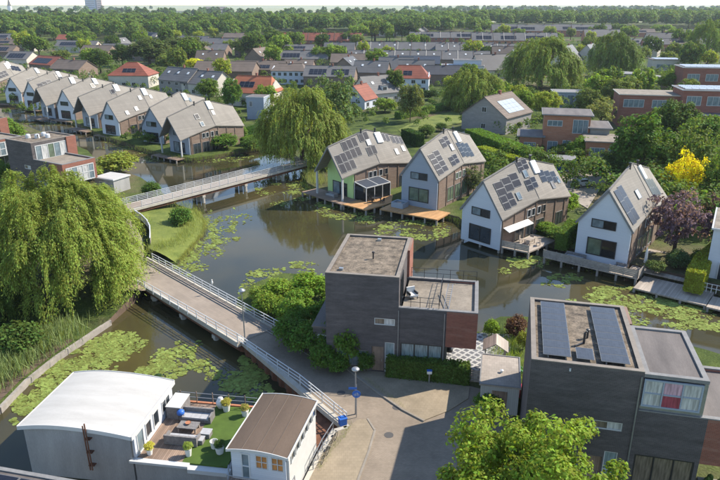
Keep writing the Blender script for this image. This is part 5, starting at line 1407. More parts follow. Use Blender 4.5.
# brick terraces with solar roofs
for i, (x, y, w, lb) in enumerate(((508, 36, 34, 'leftmost'), (534, 36.5, 34, 'second'), (560, 36, 36, 'third'), (590, 36.5, 38, 'rightmost'))):
    gable_house(x, y, -4, w, 13, 6, 11.5, 'orange_brick', 'grey_tile', lb + ' brick block of the back terrace before the woods', 7, 2, [(-w / 2 + 3, 1.2, 6, 2, 2.2, 1.8)] if i % 2 else [(1, 1.2, 5, 2, 2.2, 1.8)], chimneys=2, group='brick blocks of the back terrace')
gable_house(513, 48, -4, 62, 13, 6, 11, 'orange_brick', 'grey_tile', 'long brick terrace with panels and red gable end', 14, 2, [(-28, 1, 5, 2, 2.2, 1.8), (-10, 1, 5, 2, 2.2, 1.8), (8, 1, 6, 2, 2.2, 1.8)], chimneys=7, units=8)
gable_house(600, 44, -4, 28, 13, 6.5, 11.5, 'orange_brick', 'grey_tile', 'brick terrace end with grey roof above the black twin roofs', 7, 2, chimneys=2)
gable_house(484, 57, -4, 60, 11, 4.5, 8, 'brown_brick', 'grey_tile', 'low grey roofed row left of the black roofs', 14, 1, chimneys=6, skylights=8, units=8)
# long low rows with rooflights
gable_house(425, 56, -5, 86, 12, 4.5, 8.5, 'brown_brick', 'grey_tile', 'rear long low row with grey roof in the middle distance', 18, 1, chimneys=9, skylights=9, units=10)
gable_house(418, 66, -6, 74, 12, 4.2, 8.0, 'brown_brick', 'grey_tile', 'front long low row with seven white rooflights', 16, 1, chimneys=5, skylights=9, units=9)
gable_house(450, 44, -4, 66, 12, 5.5, 9.5, 'red_brick', 'grey_tile', 'long red brick row with blue panels before the woods', 14, 2, [(-25, 1, 5, 2, 2.2, 1.8), (5, 1, 6, 2, 2.2, 1.8)], chimneys=7, units=8)
gable_house(322, 47, -4, 60, 12, 5.5, 10.5, 'red_brick', 'red_tile', 'terrace with red tiled roof and blue panels between round trees', 12, 2, [(-26, 1, 4, 3, 2.2, 1.5), (-2, 1, 4, 3, 2.2, 1.5), (16, 1, 5, 3, 2.2, 1.5)], chimneys=6, units=6)
# white and coloured houses of the middle distance
gable_house(409, 91, -8, 15, 11, 5.6, 9.6, 'white_board', 'red_tile', 'white house with red and dark hipped roof above the hedge', 4, 2, [(-2, 1.2, 2, 2, 1.6, 1.2)], hip=.6, chimneys=0)
gable_house(443, 84, -6, 15, 10, 4.5, 7.5, 'brown_brick', 'dark_tile', 'dark roofed house right of the white hipped house', 4, 1)
flat_house(462, 78, -6, [(-9, 9, -4, 5, 0, 5.6, 'white_board'), (-4, 8, -2, 4, 5.9, 7.8, 'white_board')], 'modern white house with flat panelled roof', 'membrane', 'white_paint', .3, wins=[(-8, -4.02, .8, 6, 2.2, 4, 0), (0, -4.02, .8, 6, 2.2, 4, 0)], panels=[(0, -8, -3.4, 7, 1, 1.9, 1.4)])
gable_house(376, 101, 35, 13, 11, 3.6, 8.6, 'cream_paint', 'grey_tile', 'grey roofed house with white dormer behind the green shrubs', 3, 1, dormer=True, skylights=2)
gable_house(360, 107, 60, 8, 8, 3.2, 7.2, 'white_board', 'red_tile', 'little white gabled house with dark red roof by the willow', 2, 1, gwin=2)
gable_house(291, 83, -7, 14, 10, 5.6, 8.0, 'white_board', 'brown_tile', 'white two storey house with brown roof above the weeping willow', 6, 2, hip=.4)
gable_house(331, 86, -7, 20, 12, 4.6, 8.0, 'brown_brick', 'grey_tile', 'brown house with blue panel fields right of the white house', 5, 1, [(-8, .8, 4, 3, 1.7, 1.2), (1, .8, 4, 3, 1.7, 1.2)])
gable_house(262, 78, -7, 22, 12, 4.4, 7.6, 'brown_brick', 'brown_tile', 'dark low house with brown roof left of the white house', 5, 1, [(-2, .8, 4, 2, 1.7, 1.2)])
gable_house(303, 66, -5, 28, 12, 4.4, 8, 'brown_brick', 'grey_tile', 'brown house with panel roof in front of the red terrace', 6, 1, [(-10, .8, 5, 3, 1.8, 1.2)])
gable_house(350, 70, -5, 18, 12, 4.4, 8, 'brown_brick', 'brown_tile', 'brown gabled house beside the tall poplars', 4, 1)
gable_house(414, 72, -5, 24, 12, 4.6, 7.6, 'brown_brick', 'solar_grey', 'house with glassy blue grey roof behind the white hipped house', 5, 1, chimneys=0)
gable_house(256, 104, -16, 15, 11, 4.6, 9.2, 'cream_paint', 'orange_tile', 'cream house with bright orange tiled roof left of the weeping willow', 4, 1, [(-4, 2, 3, 2, 1.7, 1.2)], hip=.25)
flat_house(259, 118, -12, [(-2.6, 2.6, -2.5, 3, 0, 6.2, 'blue_board')], 'tall pale blue box extension in front of the orange roofed house', 'membrane', 'white_paint', .1, wins=[(-1.8, -2.52, 3.6, 1.0, 1.6, 1, 0)])
gable_house(135, 86, -3, 16, 12, 5.0, 9.4, 'cream_paint', 'red_tile', 'cream house with red hipped roof and blue panels behind the left row', 4, 1, [(-2.6, 1.4, 3, 2, 1.7, 1.1)], hip=1.0, chimneys=0)
gable_house(185, 92, -32, 15, 11, 5.0, 9.0, 'grey_brick', 'grey_tile', 'grey brick house with twin rooflights right of the red hipped roof', 4, 2, skylights=3)
gable_house(228, 80, -8, 26, 13, 4.6, 8.0, 'brown_brick', 'brown_tile', 'long dark brown roofed house behind the yellow shrub', 6, 1, chimneys=0)
gable_house(208, 94, -28, 15, 11, 4.4, 8.4, 'cream_paint', 'grey_tile', 'grey roofed house with white rooflights in front of the dark roofed house', 4, 1, skylights=3)
for i, (x, y, w, dg, rm, lb, pn) in enumerate((
        (150, 41, 34, -22, 'grey_tile', 'blue panel roofed house at the left end of the solar row', 1), (172, 44, 38, -22, 'grey_tile', 'second house of the solar row before the far woods', 1), (196, 46, 40, -22, 'grey_tile', 'third house of the solar row before the far woods', 1),
        (222, 49, 42, -22, 'grey_tile', 'grey roofed house at the right end of the solar row', 0), (213, 56, 34, -10, 'grey_tile', 'slate roofed house below the solar row', 0), (236, 42, 30, -6, 'brown_tile', 'brown roofed house just above the solar row', 0),
        (80, 52, 46, -8, 'grey_tile', 'long grey roofed house at the foot of the left woods', 1), (52, 72, 26, -30, 'red_tile', 'red roofed house with a large blue panel field at far left', 1), (75, 77, 26, -20, 'brown_tile', 'brown roofed house right of the red panel roof', 0),
        (24, 66, 22, -12, 'grey_tile', 'grey house with dark panels at the far left', 1), (8, 58, 24, -10, 'brown_tile', 'brown roofed house cut by the left frame edge', 1), (100, 58, 30, -10, 'brown_tile', 'low brown house between the dark round trees', 0),
        (118, 56, 28, -12, 'grey_tile', 'slate house with panel strip left of the round trees', 1), (5, 43, 30, -6, 'grey_tile', 'blue roofed house at the left edge of the woods', 1), (250, 56, 26, -6, 'brown_tile', 'brown house half hidden by the four round trees', 0),
        (70, 44, 26, -6, 'red_tile', 'small red roofed house in front of the left woods', 0))):
    gable_house(x, y, dg, w * .62, 12, 4.2, 7.6, 'brown_brick' if i % 3 else 'cream_paint', rm, lb, 5, 1, [(-w * .25, .8, int(w * .28), 3, 1.6, 1.3)] if pn else None, chimneys=1 - pn)
# rows of houses filling the quarter behind, each row counted from its left end
ORD = ('first', 'second', 'third', 'fourth', 'fifth', 'sixth', 'seventh', 'eighth')
rows_b = [  # px start, px step, py, n, deg, width, walls, roofs, where
 (212, 24, 66, 5, -10, 16, ('brown_brick', 'cream_paint'), ('brown_tile', 'grey_tile'), 'in the row behind the long brown roof'),
 (300, 24, 76, 5, -8, 15, ('brown_brick', 'red_brick'), ('brown_tile', 'grey_tile', 'dark_tile'), 'in the row above the feathery tree'),
 (372, 22, 82, 3, -8, 14, ('brown_brick', 'cream_paint'), ('grey_tile', 'brown_tile'), 'in the row left of the white hipped house'),
 (300, 20, 57, 4, -6, 20, ('brown_brick',), ('grey_tile', 'brown_tile'), 'in the row just before the red terrace'),
 (505, 19, 64, 3, -5, 17, ('orange_brick', 'cream_paint'), ('brown_tile', 'dark_tile'), 'in the row hidden behind the round willow'),
 (610, 22, 50, 5, -6, 17, ('orange_brick', 'cream_paint'), ('brown_tile', 'grey_tile', 'dark_tile'), 'in the row before the dark tree belt'),
 (118, 22, 50, 6, -14, 20, ('cream_paint', 'brown_brick'), ('grey_tile', 'brown_tile'), 'in the row below the solar row'),
 (8, 20, 51, 5, -10, 20, ('brown_brick', 'cream_paint'), ('brown_tile', 'grey_tile'), 'in the row at the foot of the left woods'),
 (150, 24, 61, 3, -12, 18, ('brown_brick', 'cream_paint'), ('brown_tile', 'grey_tile'), 'in the row behind the broad dark trees'),
 (640, 18, 37, 4, -5, 26, ('orange_brick',), ('brown_tile', 'grey_tile'), 'in the farthest row at the right'),
 (368, 26, 36, 4, -4, 30, ('red_brick', 'cream_paint'), ('grey_tile', 'brown_tile'), 'in the row at the edge of the central woods'),
]
for (px0, st, py, n, dg, w, wl, rf_, where) in rows_b:
    k_ = 0
    for i in range(n):
        rm = rf_[i % len(rf_)]; q_ = gp(px0 + st * i, py, -.5)
        if any((q_.x - a) ** 2 + ((q_.y - b) * 1.0) ** 2 < (c + w * .38) ** 2 for a, b, c in PLACED): continue
        k_ += 1
        gable_house(px0 + st * i, py + random.uniform(-.8, .8), dg + random.uniform(-7, 7) + (80 if (i * 7 + py) % 5 == 0 else 0), w * random.uniform(.85, 1.1), 10.5, random.uniform(3.6, 5.2), random.uniform(7.4, 9.4), wl[i % len(wl)], rm,
                    '%s house from the left %s' % (ORD[k_ - 1], where), 4, 1, [(-w * .3, .9, int(w * .3), 2, 1.7, 1.3)] if (i + py) % 2 else None, chimneys=1, skylights=0 if (i + py) % 2 else 2, group='houses ' + where)
# white house at the right edge, carport, pale hut by the foot bridge
wh = flat_house(0, 0, -30, [(0, 7, 0, 9, 0, 6.5, 'white_board')], 'white house cut by the right frame edge behind the hedge', xy=(41.6, 72.2), wins=[(1.2, -.02, .3, 3.6, 2.3, 2, 0), (1.2, -.02, 3.6, 3.6, 1.6, 2, 0)], win='glass')
railing('balcony_railing', [(38.6, 69.2, -.2), (43.5, 65.6, -.2)], 'white balustrade in front of the white house at the right edge', gap=.5, rails=(.5, 1.0), post_w=.06)
cp = empty('carport', gp(551, 171, -.5), math.radians(-14), 'grey roofed open carport before the orange brick villa', 'carport')
MB().box(-4.5, 4.5, -2.2, 2.2, 2.7, 2.9).build('roof', 'roof_edge_grey', cp)
for x in (-4, 0, 4):
    for y in (-1.8, 1.8): MB().box(x - .1, x + .1, y - .1, y + .1, -.3, 2.7).build('post', 'white_paint', cp)
hut = flat_house(0, 0, -25, [(-2.2, 2.2, -1.9, 1.9, 0, 2.4, 'boat_grey')], 'pale grey flat roofed hut beside the foot bridge', 'boat_roof', 'white_paint', .2, xy=(-44.2, 112.6), name='garden_hut', wins=[(-1, -1.92, .8, 1.4, 1.2, 2, 0)])
hut['category'] = 'hut'
# far plain
def far_block(px, py, w, d, h, mat, label, name='apartment_block', win=True, cat='building'):
    p = gp(px, py, 0); o = empty(name, p, 0, label, cat)
    MB().box(-w / 2, w / 2, -d / 2, d / 2, -1, h).build('wall', mat, o); MB().box(-w / 2 - .5, w / 2 + .5, -d / 2 - .5, d / 2 + .5, h, h + .8).build('roof', 'roof_edge_grey', o)
    if win:
        for f in range(int(h / 8)): MB().box(-w * .42, w * .42, -d / 2 - .3, -d / 2 - .01, 3 + f * 8, 6 + f * 8).build('window_band', 'glass', o)
far_block(92, 10.2, 46, 26, 64, 'far_blue', 'tall blue apartment tower on the horizon')
far_block(101, 10.2, 22, 24, 56, 'far_pink', 'pink brick wing beside the blue tower on the horizon')
far_block(216, 14, 64, 30, 20, 'far_pink', 'pinkish factory block among the far trees', 'factory')
far_block(46, 16, 150, 30, 9, 'far_blue', 'long low blue sheds at the left horizon', 'shed_row', False)
far_block(175, 14, 220, 30, 8, 'cream_paint', 'long pale greenhouses on the far plain', 'greenhouse', False)
far_block(420, 13, 90, 26, 10, 'white_board', 'white hall glimpsed beyond the woods', 'hall', False)
far_block(540, 8, 120, 30, 9, 'cream_paint', 'pale sheds at the right horizon', 'shed_row', False)
chs = empty('church', gp(11, 16, 0), 0, 'white church tower with pointed spire at the left horizon', 'church')
MB().box(-4, 4, -4, 4, 0, 24).build('tower', 'white_board', chs); MB().lathe([(5, 24), (.3, 44)], 0, 0, 4).build('spire', 'grey_tile', chs); MB().box(4, 26, -5, 5, 0, 10).build('nave', 'red_tile', chs)
# parked cars
def car(loc, rz, paint, label):
    r = empty('parked_car', loc, rz, label, 'car')
    m = MB(); prof = [(-2.1, .3), (2.1, .3), (2.12, .7), (1.95, .88), (1.0, .98), (.4, 1.42), (-1.2, 1.45), (-1.9, 1.0), (-2.12, .85)]
    n = len(prof); m.v += [(x, -.85 + (.14 if z > 1.1 else 0), z) for x, z in prof] + [(x, .85 - (.14 if z > 1.1 else 0), z) for x, z in prof]
    m.f += [tuple(range(n)), tuple(range(2 * n - 1, n - 1, -1))] + [(i, n + i, n + (i + 1) % n, (i + 1) % n) for i in range(n)]
    m.build('body', paint, r)
    MB().slab([(.47, -.66, 1.41), (.98, -.74, 1.02), (.98, .74, 1.02), (.47, .66, 1.41)], .01).build('windscreen', 'glass_dark', r).location = (.02, 0, .02)
    for sy in (-.80, .80): MB().box(-1.2, .4, sy - .02, sy + .02, 1.02, 1.36).build('side_window', 'glass_dark', r)
    for sx in (-1.3, 1.3):
        for sy in (-.82, .82):
            w_ = MB().lathe([(.32, -.1), (.32, .1)], 0, 0, 14).build('wheel', 'tyre', r, (sx, sy, .32)); w_.rotation_euler = (math.pi / 2, 0, 0)
            MB().lathe([(.19, -.12), (.19, .12)], 0, 0, 10).build('rim', 'grey_metal', w_)
    for sy in (-.6, .6): MB().box(2.08, 2.14, sy - .18, sy + .18, .62, .78).build('headlight', 'skylight', r)
car(gp(565, 172, -.40), .5, 'car_blue', 'blue car parked under the edge of the carport')
car(gp(583, 186, -.40), .35, 'car_silver', 'silver car parked behind the white canal house')
car(gp(434, 95, -.45), .1, 'car_silver', 'silver car beside the white hipped house')
# ================================================================== plants
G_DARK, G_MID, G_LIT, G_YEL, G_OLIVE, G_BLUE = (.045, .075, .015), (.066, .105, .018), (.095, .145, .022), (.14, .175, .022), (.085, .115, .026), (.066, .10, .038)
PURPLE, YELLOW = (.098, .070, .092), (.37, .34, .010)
# big willow
plant('willow_tree', WILLOW_NEAR, TRUNK, (-34.6, 68.8, 0), 8.6, 14.8, (.118, .156, .032), 'huge weeping willow hanging over the water at the left edge', rz=.6)
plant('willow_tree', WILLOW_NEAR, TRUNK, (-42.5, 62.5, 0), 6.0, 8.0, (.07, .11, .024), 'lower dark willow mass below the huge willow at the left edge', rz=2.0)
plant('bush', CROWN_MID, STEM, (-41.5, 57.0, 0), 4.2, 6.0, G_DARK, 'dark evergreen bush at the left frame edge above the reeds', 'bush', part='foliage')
plant('street_tree', CROWN_NEAR, TRUNK, (9.5, 29.2, 0), 5.0, 9.4, (.105, .152, .020), 'bright green tree at the bottom edge before the solar house', rz=1.0)
tree_px(303, 166, 40, 82, WILLOW_MID, (.118, .152, .036), 'weeping willow beside the far end of the foot bridge', 'willow_tree')
tree_px(335, 140, 26, 66, CROWN_LOOSE, G_BLUE, 'grey green feathery tree just right of the weeping willow')
tree_px(540, 89, 33, 54, WILLOW_MID, (.105, .145, .030), 'large rounded willow in the middle of the far gardens', 'willow_tree')
tree_px(472, 109, 27, 42, WILLOW_MID, (.11, .145, .03), 'round pale willow behind the white modern house', 'willow_tree')
tree_px(612, 78, 24, 46, WILLOW_MID, (.085, .125, .03), 'tall drooping willow left of the barrel roofed house', 'willow_tree')
tree_px(706, 56, 18, 36, WILLOW_MID, (.10, .15, .02), 'tall rounded willow near the upper right corner', 'willow_tree')
mid = [  # px, py, r, h, meshes, colour, label
 (585, 160, 17, 24, CROWN_MID, (.085, .14, .02), 'bright green tree along the parking yard'),
 (612, 178, 15, 28, CROWN_MID, G_DARK, 'dark tree at the corner of the parking yard'),
 (535, 172, 13, 22, CROWN_MID, G_DARK, 'dark tree behind the ridge of the white canal house'),
 (640, 181, 33, 66, CROWN_MID, (.05, .09, .016), 'broad green tree behind the blue white gabled house'),
 (684, 190, 26, 64, CROWN_LOOSE, (.075, .11, .025), 'light green feathery tree right of the yellow tree'),
 (712, 206, 20, 56, CROWN_LOOSE, G_MID, 'olive green tree at the right frame edge'),
 (672, 150, 24, 50, CROWN_MID, G_DARK, 'dark green tree below the red brick house'),
 (700, 160, 22, 46, CROWN_MID, (.07, .115, .02), 'green tree in front of the right edge brick house'),
 (655, 145, 19, 38, CROWN_MID, (.075, .12, .018), 'bright leafy tree before the broad red brick house'),
 (679, 206, 18, 54, CROWN_LOOSE, YELLOW, 'golden yellow tree among green ones at the right'),
 (650, 167, 17, 34, CROWN_MID, G_DARK, 'shadowy tree behind the roof of the blue white house'),
 (600, 128, 14, 30, CROWN_LOOSE, (.13, .15, .05), 'pale flowering tree beside the orange brick villa'),
 (588, 116, 15, 28, CROWN_MID, G_OLIVE, 'olive bushy tree behind the orange brick villa'),
 (614, 112, 16, 34, CROWN_MID, (.07, .095, .024), 'loose green tree left of the broad red brick house'),
 (545, 120, 16, 30, CROWN_MID, G_YEL, 'yellow green rounded tree behind the orange brick villa'),
 (522, 116, 13, 26, CROWN_MID, G_LIT, 'light green tree behind the pale solar roof'),
 (495, 104, 14, 26, CROWN_FAR, G_LIT, 'small light tree behind the ridge of the grey gabled house'),
 (668, 94, 12, 24, CROWN_MID, G_LIT, 'rounded light tree right of the barrel roofed house'),
 (686, 104, 11, 26, CROWN_MID, G_OLIVE, 'olive tree between barrel roof and right brick houses'),
 (690, 72, 12, 30, CROWN_FAR, G_DARK, 'dark tree behind the white panel roof'),
 (706, 70, 10, 20, CROWN_FAR, G_YEL, 'yellow green tree behind the right brick houses'),
 (640, 66, 9, 20, CROWN_FAR, G_OLIVE, 'small tree before the black cottage'),
 (680, 50, 10, 22, CROWN_FAR, G_MID, 'small green tree at the end of the black roof'),
 (688, 28, 7, 16, CROWN_TALL, G_LIT, 'pointed tree in front of the dark tree belt'),
 (562, 215, 17, 24, CROWN_MID, (.10, .165, .018), 'bright green domed tree between the two right gabled houses'),
 (468, 195, 15, 30, CROWN_LOOSE, (.075, .095, .045), 'grey green olive like tree between blue grey and white houses'),
 (410, 122, 11, 40, CROWN_TALL, (.085, .105, .035), 'slim reedy tree behind the solar roofed houses'),
 (393, 100, 10, 32, CROWN_TALL, G_DARK, 'dark slender conifer left of the white hipped house'),
 (452, 93, 10, 17, CROWN_FAR, G_YEL, 'small yellow green tree by the modern white house'),
 (377, 74, 12, 26, CROWN_FAR, (.075, .12, .02), 'tall pair of poplars seen as one, right of centre'),
 (335, 66, 12, 22, CROWN_FAR, G_LIT, 'round light green tree behind the brown panel house'),
 (320, 66, 10, 20, CROWN_FAR, (.08, .125, .02), 'round light green tree left of its twin behind the panel house'),
 (317, 46, 12, 18, CROWN_FAR, G_DARK, 'dark round tree before the red terrace'),
 (347, 47, 9, 16, CROWN_FAR, G_DARK, 'dark round tree at the right end of the red terrace'),
 (254, 57, 13, 24, CROWN_FAR, G_DARK, 'dark round tree left of the group above the white house'),
 (281, 58, 12, 24, CROWN_FAR, G_LIT, 'light round tree above the white house'),
 (268, 62, 10, 20, CROWN_FAR, G_MID, 'green round tree in the group above the white house'),
 (295, 51, 12, 20, CROWN_FAR, G_MID, 'green round tree at the right of the group above the white house'),
 (275, 50, 12, 20, CROWN_FAR, G_DARK, 'dark tree at the back of the group above the white house'),
 (101, 73, 14, 24, CROWN_MID, G_DARK, 'very dark round tree left of the red hipped roof'),
 (123, 66, 12, 22, CROWN_MID, G_DARK, 'dark round tree just behind the red hipped roof'),
 (150, 66, 22, 28, CROWN_MID, (.05, .07, .02), 'broad dark tree right of the red hipped roof'),
 (187, 62, 24, 26, CROWN_MID, (.055, .075, .022), 'broad dark round tree above the yellow shrub'),
 (170, 72, 14, 18, CROWN_FAR, G_OLIVE, 'olive tree between the two broad dark trees'),
 (195, 70, 10, 12, CROWN_FAR, (.32, .34, .02), 'bright yellow shrub like tree in the left middle distance'),
 (233, 112, 11, 34, CROWN_MID, (.06, .11, .02), 'narrow bright green tree right of the left row'),
 (209, 100, 12, 22, CROWN_MID, G_MID, 'rounded green tree behind the nearest house of the left row'),
 (45, 70, 10, 12, CROWN_FAR, G_LIT, 'green garden tree left of the red panel roof'),
 (40, 40, 9, 14, CROWN_FAR, G_YEL, 'yellow green tree in the left woods edge'),
 (62, 62, 10, 12, CROWN_FAR, G_OLIVE, 'olive tree behind the red panel roof'),
 (86, 48, 11, 18, CROWN_FAR, G_MID, 'green tree before the long left roofs'),
 (8, 150, 20, 32, CROWN_MID, (.075, .125, .02), 'green tree left of the far dark brick house'),
 (2, 190, 14, 30, CROWN_MID, (.06, .10, .02), 'green tree at the left frame edge below the dark brick house'),
 (395, 37, 16, 20, CROWN_FAR, G_DARK, 'broad dark tree at the left of the wood edge before the long red row'),
 (375, 41, 16, 22, CROWN_FAR, G_MID, 'big green tree standing out before the woods left of centre'),
 (408, 41, 13, 22, CROWN_FAR, (.04, .065, .016), 'big dark tree standing out before the woods'),
 (358, 42, 11, 18, CROWN_FAR, G_LIT, 'light green tree between red terrace and big trees'),
 (555, 42, 8, 10, CROWN_FAR, G_LIT, 'small round tree between brick terrace blocks'),
 (518, 37, 7, 9, CROWN_FAR, G_LIT, 'small light tree before the back terrace'),
 (484, 34, 9, 14, CROWN_FAR, G_LIT, 'round light tree left of the back terrace'),
 (628, 42, 10, 17, CROWN_FAR, G_LIT, 'light round tree right of the back terrace'),
 (617, 34, 9, 11, CROWN_FAR, G_MID, 'green tree behind the right terrace block'),
 (662, 34, 12, 10, CROWN_FAR, G_LIT, 'light bushy tree behind the long black roof'),
 (580, 100, 11, 16, CROWN_FAR, G_OLIVE, 'olive garden tree beyond the flowering tree'),
 (517, 100, 10, 16, CROWN_FAR, G_YEL, 'yellow green garden tree at the foot of the rounded willow'),
 (632, 97, 9, 14, CROWN_FAR, G_MID, 'green tree at the left foot of the barrel roofed house'),
 (650, 56, 8, 14, CROWN_FAR, G_LIT, 'light tree in the gap by the black cottage'),
]
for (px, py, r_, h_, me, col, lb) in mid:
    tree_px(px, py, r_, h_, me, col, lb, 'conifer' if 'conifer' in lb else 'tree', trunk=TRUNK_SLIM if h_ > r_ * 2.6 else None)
tree_px(674, 252, 30, 64, CROWN_LOOSE, PURPLE, 'purple leaved tree beside the blue white gabled house', 'plum_tree')
tree_px(714, 232, 18, 40, CROWN_LOOSE, (.10, .06, .078), 'second purple leaved tree at the right frame edge', 'plum_tree')
shrubs = [
 (677, 266, 12, 20, (.05, .085, .032), 'round variegated shrub under the purple tree'),
 (181, 223, 12, 22, (.05, .095, .018), 'dark green bush on the grassy bank by the foot bridge'),
 (515, 337, 11, 24, (.075, .045, .032), 'reddish brown clipped ball shrub behind the play tower'),
 (491, 335, 8, 17, (.10, .16, .02), 'bright green shrub beside the terrace lattice tiles'),
 (523, 350, 7, 20, (.14, .16, .03), 'yellow green shrub beside the green slide'),
 (488, 412, 13, 22, (.06, .11, .018), 'leafy green shrub in front of the garden shed'),
 (331, 358, 15, 38, (.055, .10, .016), 'green shrub at the left end before the middle house wall'),
 (348, 367, 16, 44, (.06, .105, .018), 'taller green shrub before the door of the middle house'),
 (312, 345, 13, 26, (.05, .09, .016), 'green shrub behind the end of the bridge railing'),
 (293, 325, 16, 28, (.075, .13, .02), 'bushy green shrub beside the middle of the water side railing'),
 (268, 314, 14, 24, (.10, .15, .022), 'yellow green shrub at the canal corner of the bridge'),
 (309, 297, 18, 26, (.10, .16, .02), 'bright green waterside shrub left of the middle house'),
 (281, 300, 17, 22, (.11, .165, .024), 'bright green shrub reaching over the lily pads'),
 (322, 300, 14, 24, (.09, .15, .02), 'green shrub touching the annex of the middle house'),
 (262, 300, 13, 16, (.12, .17, .03), 'low yellow green shrub nearest the open water'),
 (300, 310, 15, 24, (.08, .14, .02), 'leafy shrub in the middle of the waterside thicket'),
 (322, 325, 14, 28, (.06, .11, .018), 'dense green shrub below the annex window'),
 (284, 318, 13, 20, (.09, .14, .022), 'light shrub along the railing in the thicket'),
 (298, 333, 13, 26, (.06, .11, .018), 'dense shrub hugging the middle of the white railing'),
 (318, 348, 12, 28, (.055, .10, .018), 'dense shrub just before the railing end'),
 (338, 345, 14, 30, (.055, .10, .018), 'shrub between annex and railing end'),
 (366, 372, 9, 22, (.05, .09, .018), 'narrow green shrub left of the front door'),
 (398, 178, 10, 13, (.06, .10, .02), 'small shrub between conservatory and blue grey house'),
 (487, 205, 8, 12, (.06, .10, .02), 'low shrub at the rear corner of the blue grey house'),
 (560, 240, 12, 14, (.07, .12, .02), 'low shrub beside the hedge of the white canal house'),
 (655, 270, 10, 12, (.07, .10, .03), 'small pale shrub at the patio corner'),
 (700, 262, 10, 16, (.06, .10, .02), 'green shrub behind the tall yellow green hedge'),
 (150, 143, 8, 11, (.06, .10, .02), 'low shrub at the water between two left row houses'),
 (128, 133, 8, 12, (.07, .11, .02), 'low shrub left of the white fronted left row house'),
 (96, 123, 7, 11, (.06, .10, .02), 'small shrub by the blue fronted left row house'),
 (72, 116, 7, 10, (.08, .12, .02), 'small light shrub by the flower box house'),
 (250, 150, 10, 14, (.05, .09, .02), 'dark shrub on the quay left of the weeping willow'),
 (222, 148, 15, 16, (.06, .11, .018), 'clipped green shrub before the nearest house of the left row'),
 (158, 134, 9, 18, (.09, .14, .02), 'light green climbing shrub between the left row houses'),
 (205, 140, 10, 14, (.05, .09, .018), 'green shrub beside the quay of the left row'),
 (240, 138, 8, 14, (.07, .12, .02), 'small shrub right of the nearest left row house'),
 (426, 137, 9, 14, (.045, .075, .016), 'round dark bush behind the solar roofed house'),
 (441, 131, 6, 9, (.04, .07, .015), 'small dark bush near the grey lane'),
 (416, 110, 9, 14, (.12, .13, .05), 'pale dry shrub on the lawn edge'),
 (545, 233, 10, 12, (.085, .14, .02), 'low green plants beside the sunny terrace'),
 (376, 96, 8, 12, (.11, .16, .02), 'bright shrub behind the little white gabled house'),
 (385, 112, 12, 16, (.10, .15, .022), 'light green garden shrub before the grey dormer house'),
 (350, 118, 10, 16, (.05, .08, .018), 'green shrub at the foot of the feathery tree'),
 (430, 100, 9, 12, (.03, .055, .013), 'clipped dark hedge block before the white hipped house'),
 (620, 170, 16, 18, (.10, .15, .02), 'bright clipped bush below the low orange brick house'),
 (520, 186, 9, 10, (.06, .10, .018), 'small green bush behind the white canal house'),
 (152, 196, 10, 16, (.045, .08, .016), 'dark clipped bush beside the pale hut'),
 (20, 345, 24, 30, (.045, .075, .018), 'dark rounded bush above the reeds at the left edge'),
 (118, 172, 20, 22, (.13, .16, .03), 'bright top of a small willow before the far brick house'),
 (36, 182, 20, 22, (.115, .15, .03), 'yellow green bush in front of the far brick house'),
 (84, 182, 20, 22, (.12, .16, .028), 'light willow bush below the red end wall'),
]
for (px, py, r_, h_, col, lb) in shrubs:
    tree_px(px, py, r_, h_, CROWN_BUSH, col, lb, 'shrub', 'shrub', STEM, part='foliage')
for (x, y, r_, h_, lb) in ((-4.9, 53.6, 1.7, 3.4, 'tall shrub against the annex beside the railing end'), (-3.3, 51.2, 1.35, 3.0, 'shrub at the left front corner of the middle house'), (-1.9, 50.4, 1.0, 2.0, 'shrub before the low left window of the middle house'), (-6.6, 55.4, 1.8, 3.2, 'full shrub leaning over the end of the white railing')):
    plant('shrub', CROWN_BUSH, STEM, (x, y, 0), r_, h_, (.055, .10, .018), lb, 'shrub', part='foliage')
hedge('hedge', [(2.4, 50.0), (9.4, 48.7)], 1.0, 1.9, (.055, .085, .018), 'clipped green hedge in front of the curtained windows')
hedge('hedge', [tuple(gp(692, 293, -.5).xy), tuple(gp(700, 276, -.5).xy), tuple(gp(722, 258, -.5).xy)], 1.9, 2.6, (.15, .165, .02), 'tall yellow green clipped hedge at the right edge', -.5)
hedge('hedge', [(27.2, 82.4), (30.6, 88.2)], 1.6, 2.4, (.07, .11, .02), 'clipped hedge between the white and the blue white houses', -.5)
hedge('hedge', [tuple(gp(472, 141, -.5).xy), tuple(gp(532, 166, -.5).xy)], 4.0, 3.0, (.07, .12, .018), 'broad hedge below the grey gabled house', -.5, 60, .16)
hedge('hedge', [tuple(gp(480, 156, -.5).xy), tuple(gp(516, 168, -.5).xy)], 2.4, 2.2, (.15, .18, .02), 'yellow green hedge behind the white canal house', -.5, 80, .14)
hedge('hedge', [tuple(gp(570, 158, -.5).xy), tuple(gp(596, 152, -.5).xy)], 2.4, 2.8, (.085, .14, .02), 'bright hedge along the parking yard', -.5, 80, .14)
hedge('hedge', [tuple(gp(405, 141, -.5).xy), tuple(gp(420, 147, -.5).xy)], 2.2, 3.0, (.03, .055, .014), 'very dark hedge between the two solar roofed houses', -.5, 80, .14)
hedge('hedge', [(2, 60.6), (-1.6, 64.8)], 1.5, 1.6, (.09, .14, .02), 'low hedge behind the middle house at the water', 0)
hedge('hedge', [tuple(gp(398, 119, -.5).xy), tuple(gp(452, 108, -.5).xy)], 2.5, 2.0, (.10, .15, .035), 'tall reed fringe along the green lawn strip', -.5, 70, .16, 'reeds')
hedge('hedge', [tuple(gp(241, 138, -.5).xy), tuple(gp(262, 130, -.5).xy)], 1.6, 1.8, (.035, .07, .014), 'dark clipped garden hedge left of the weeping willow', -.5, 70, .16)
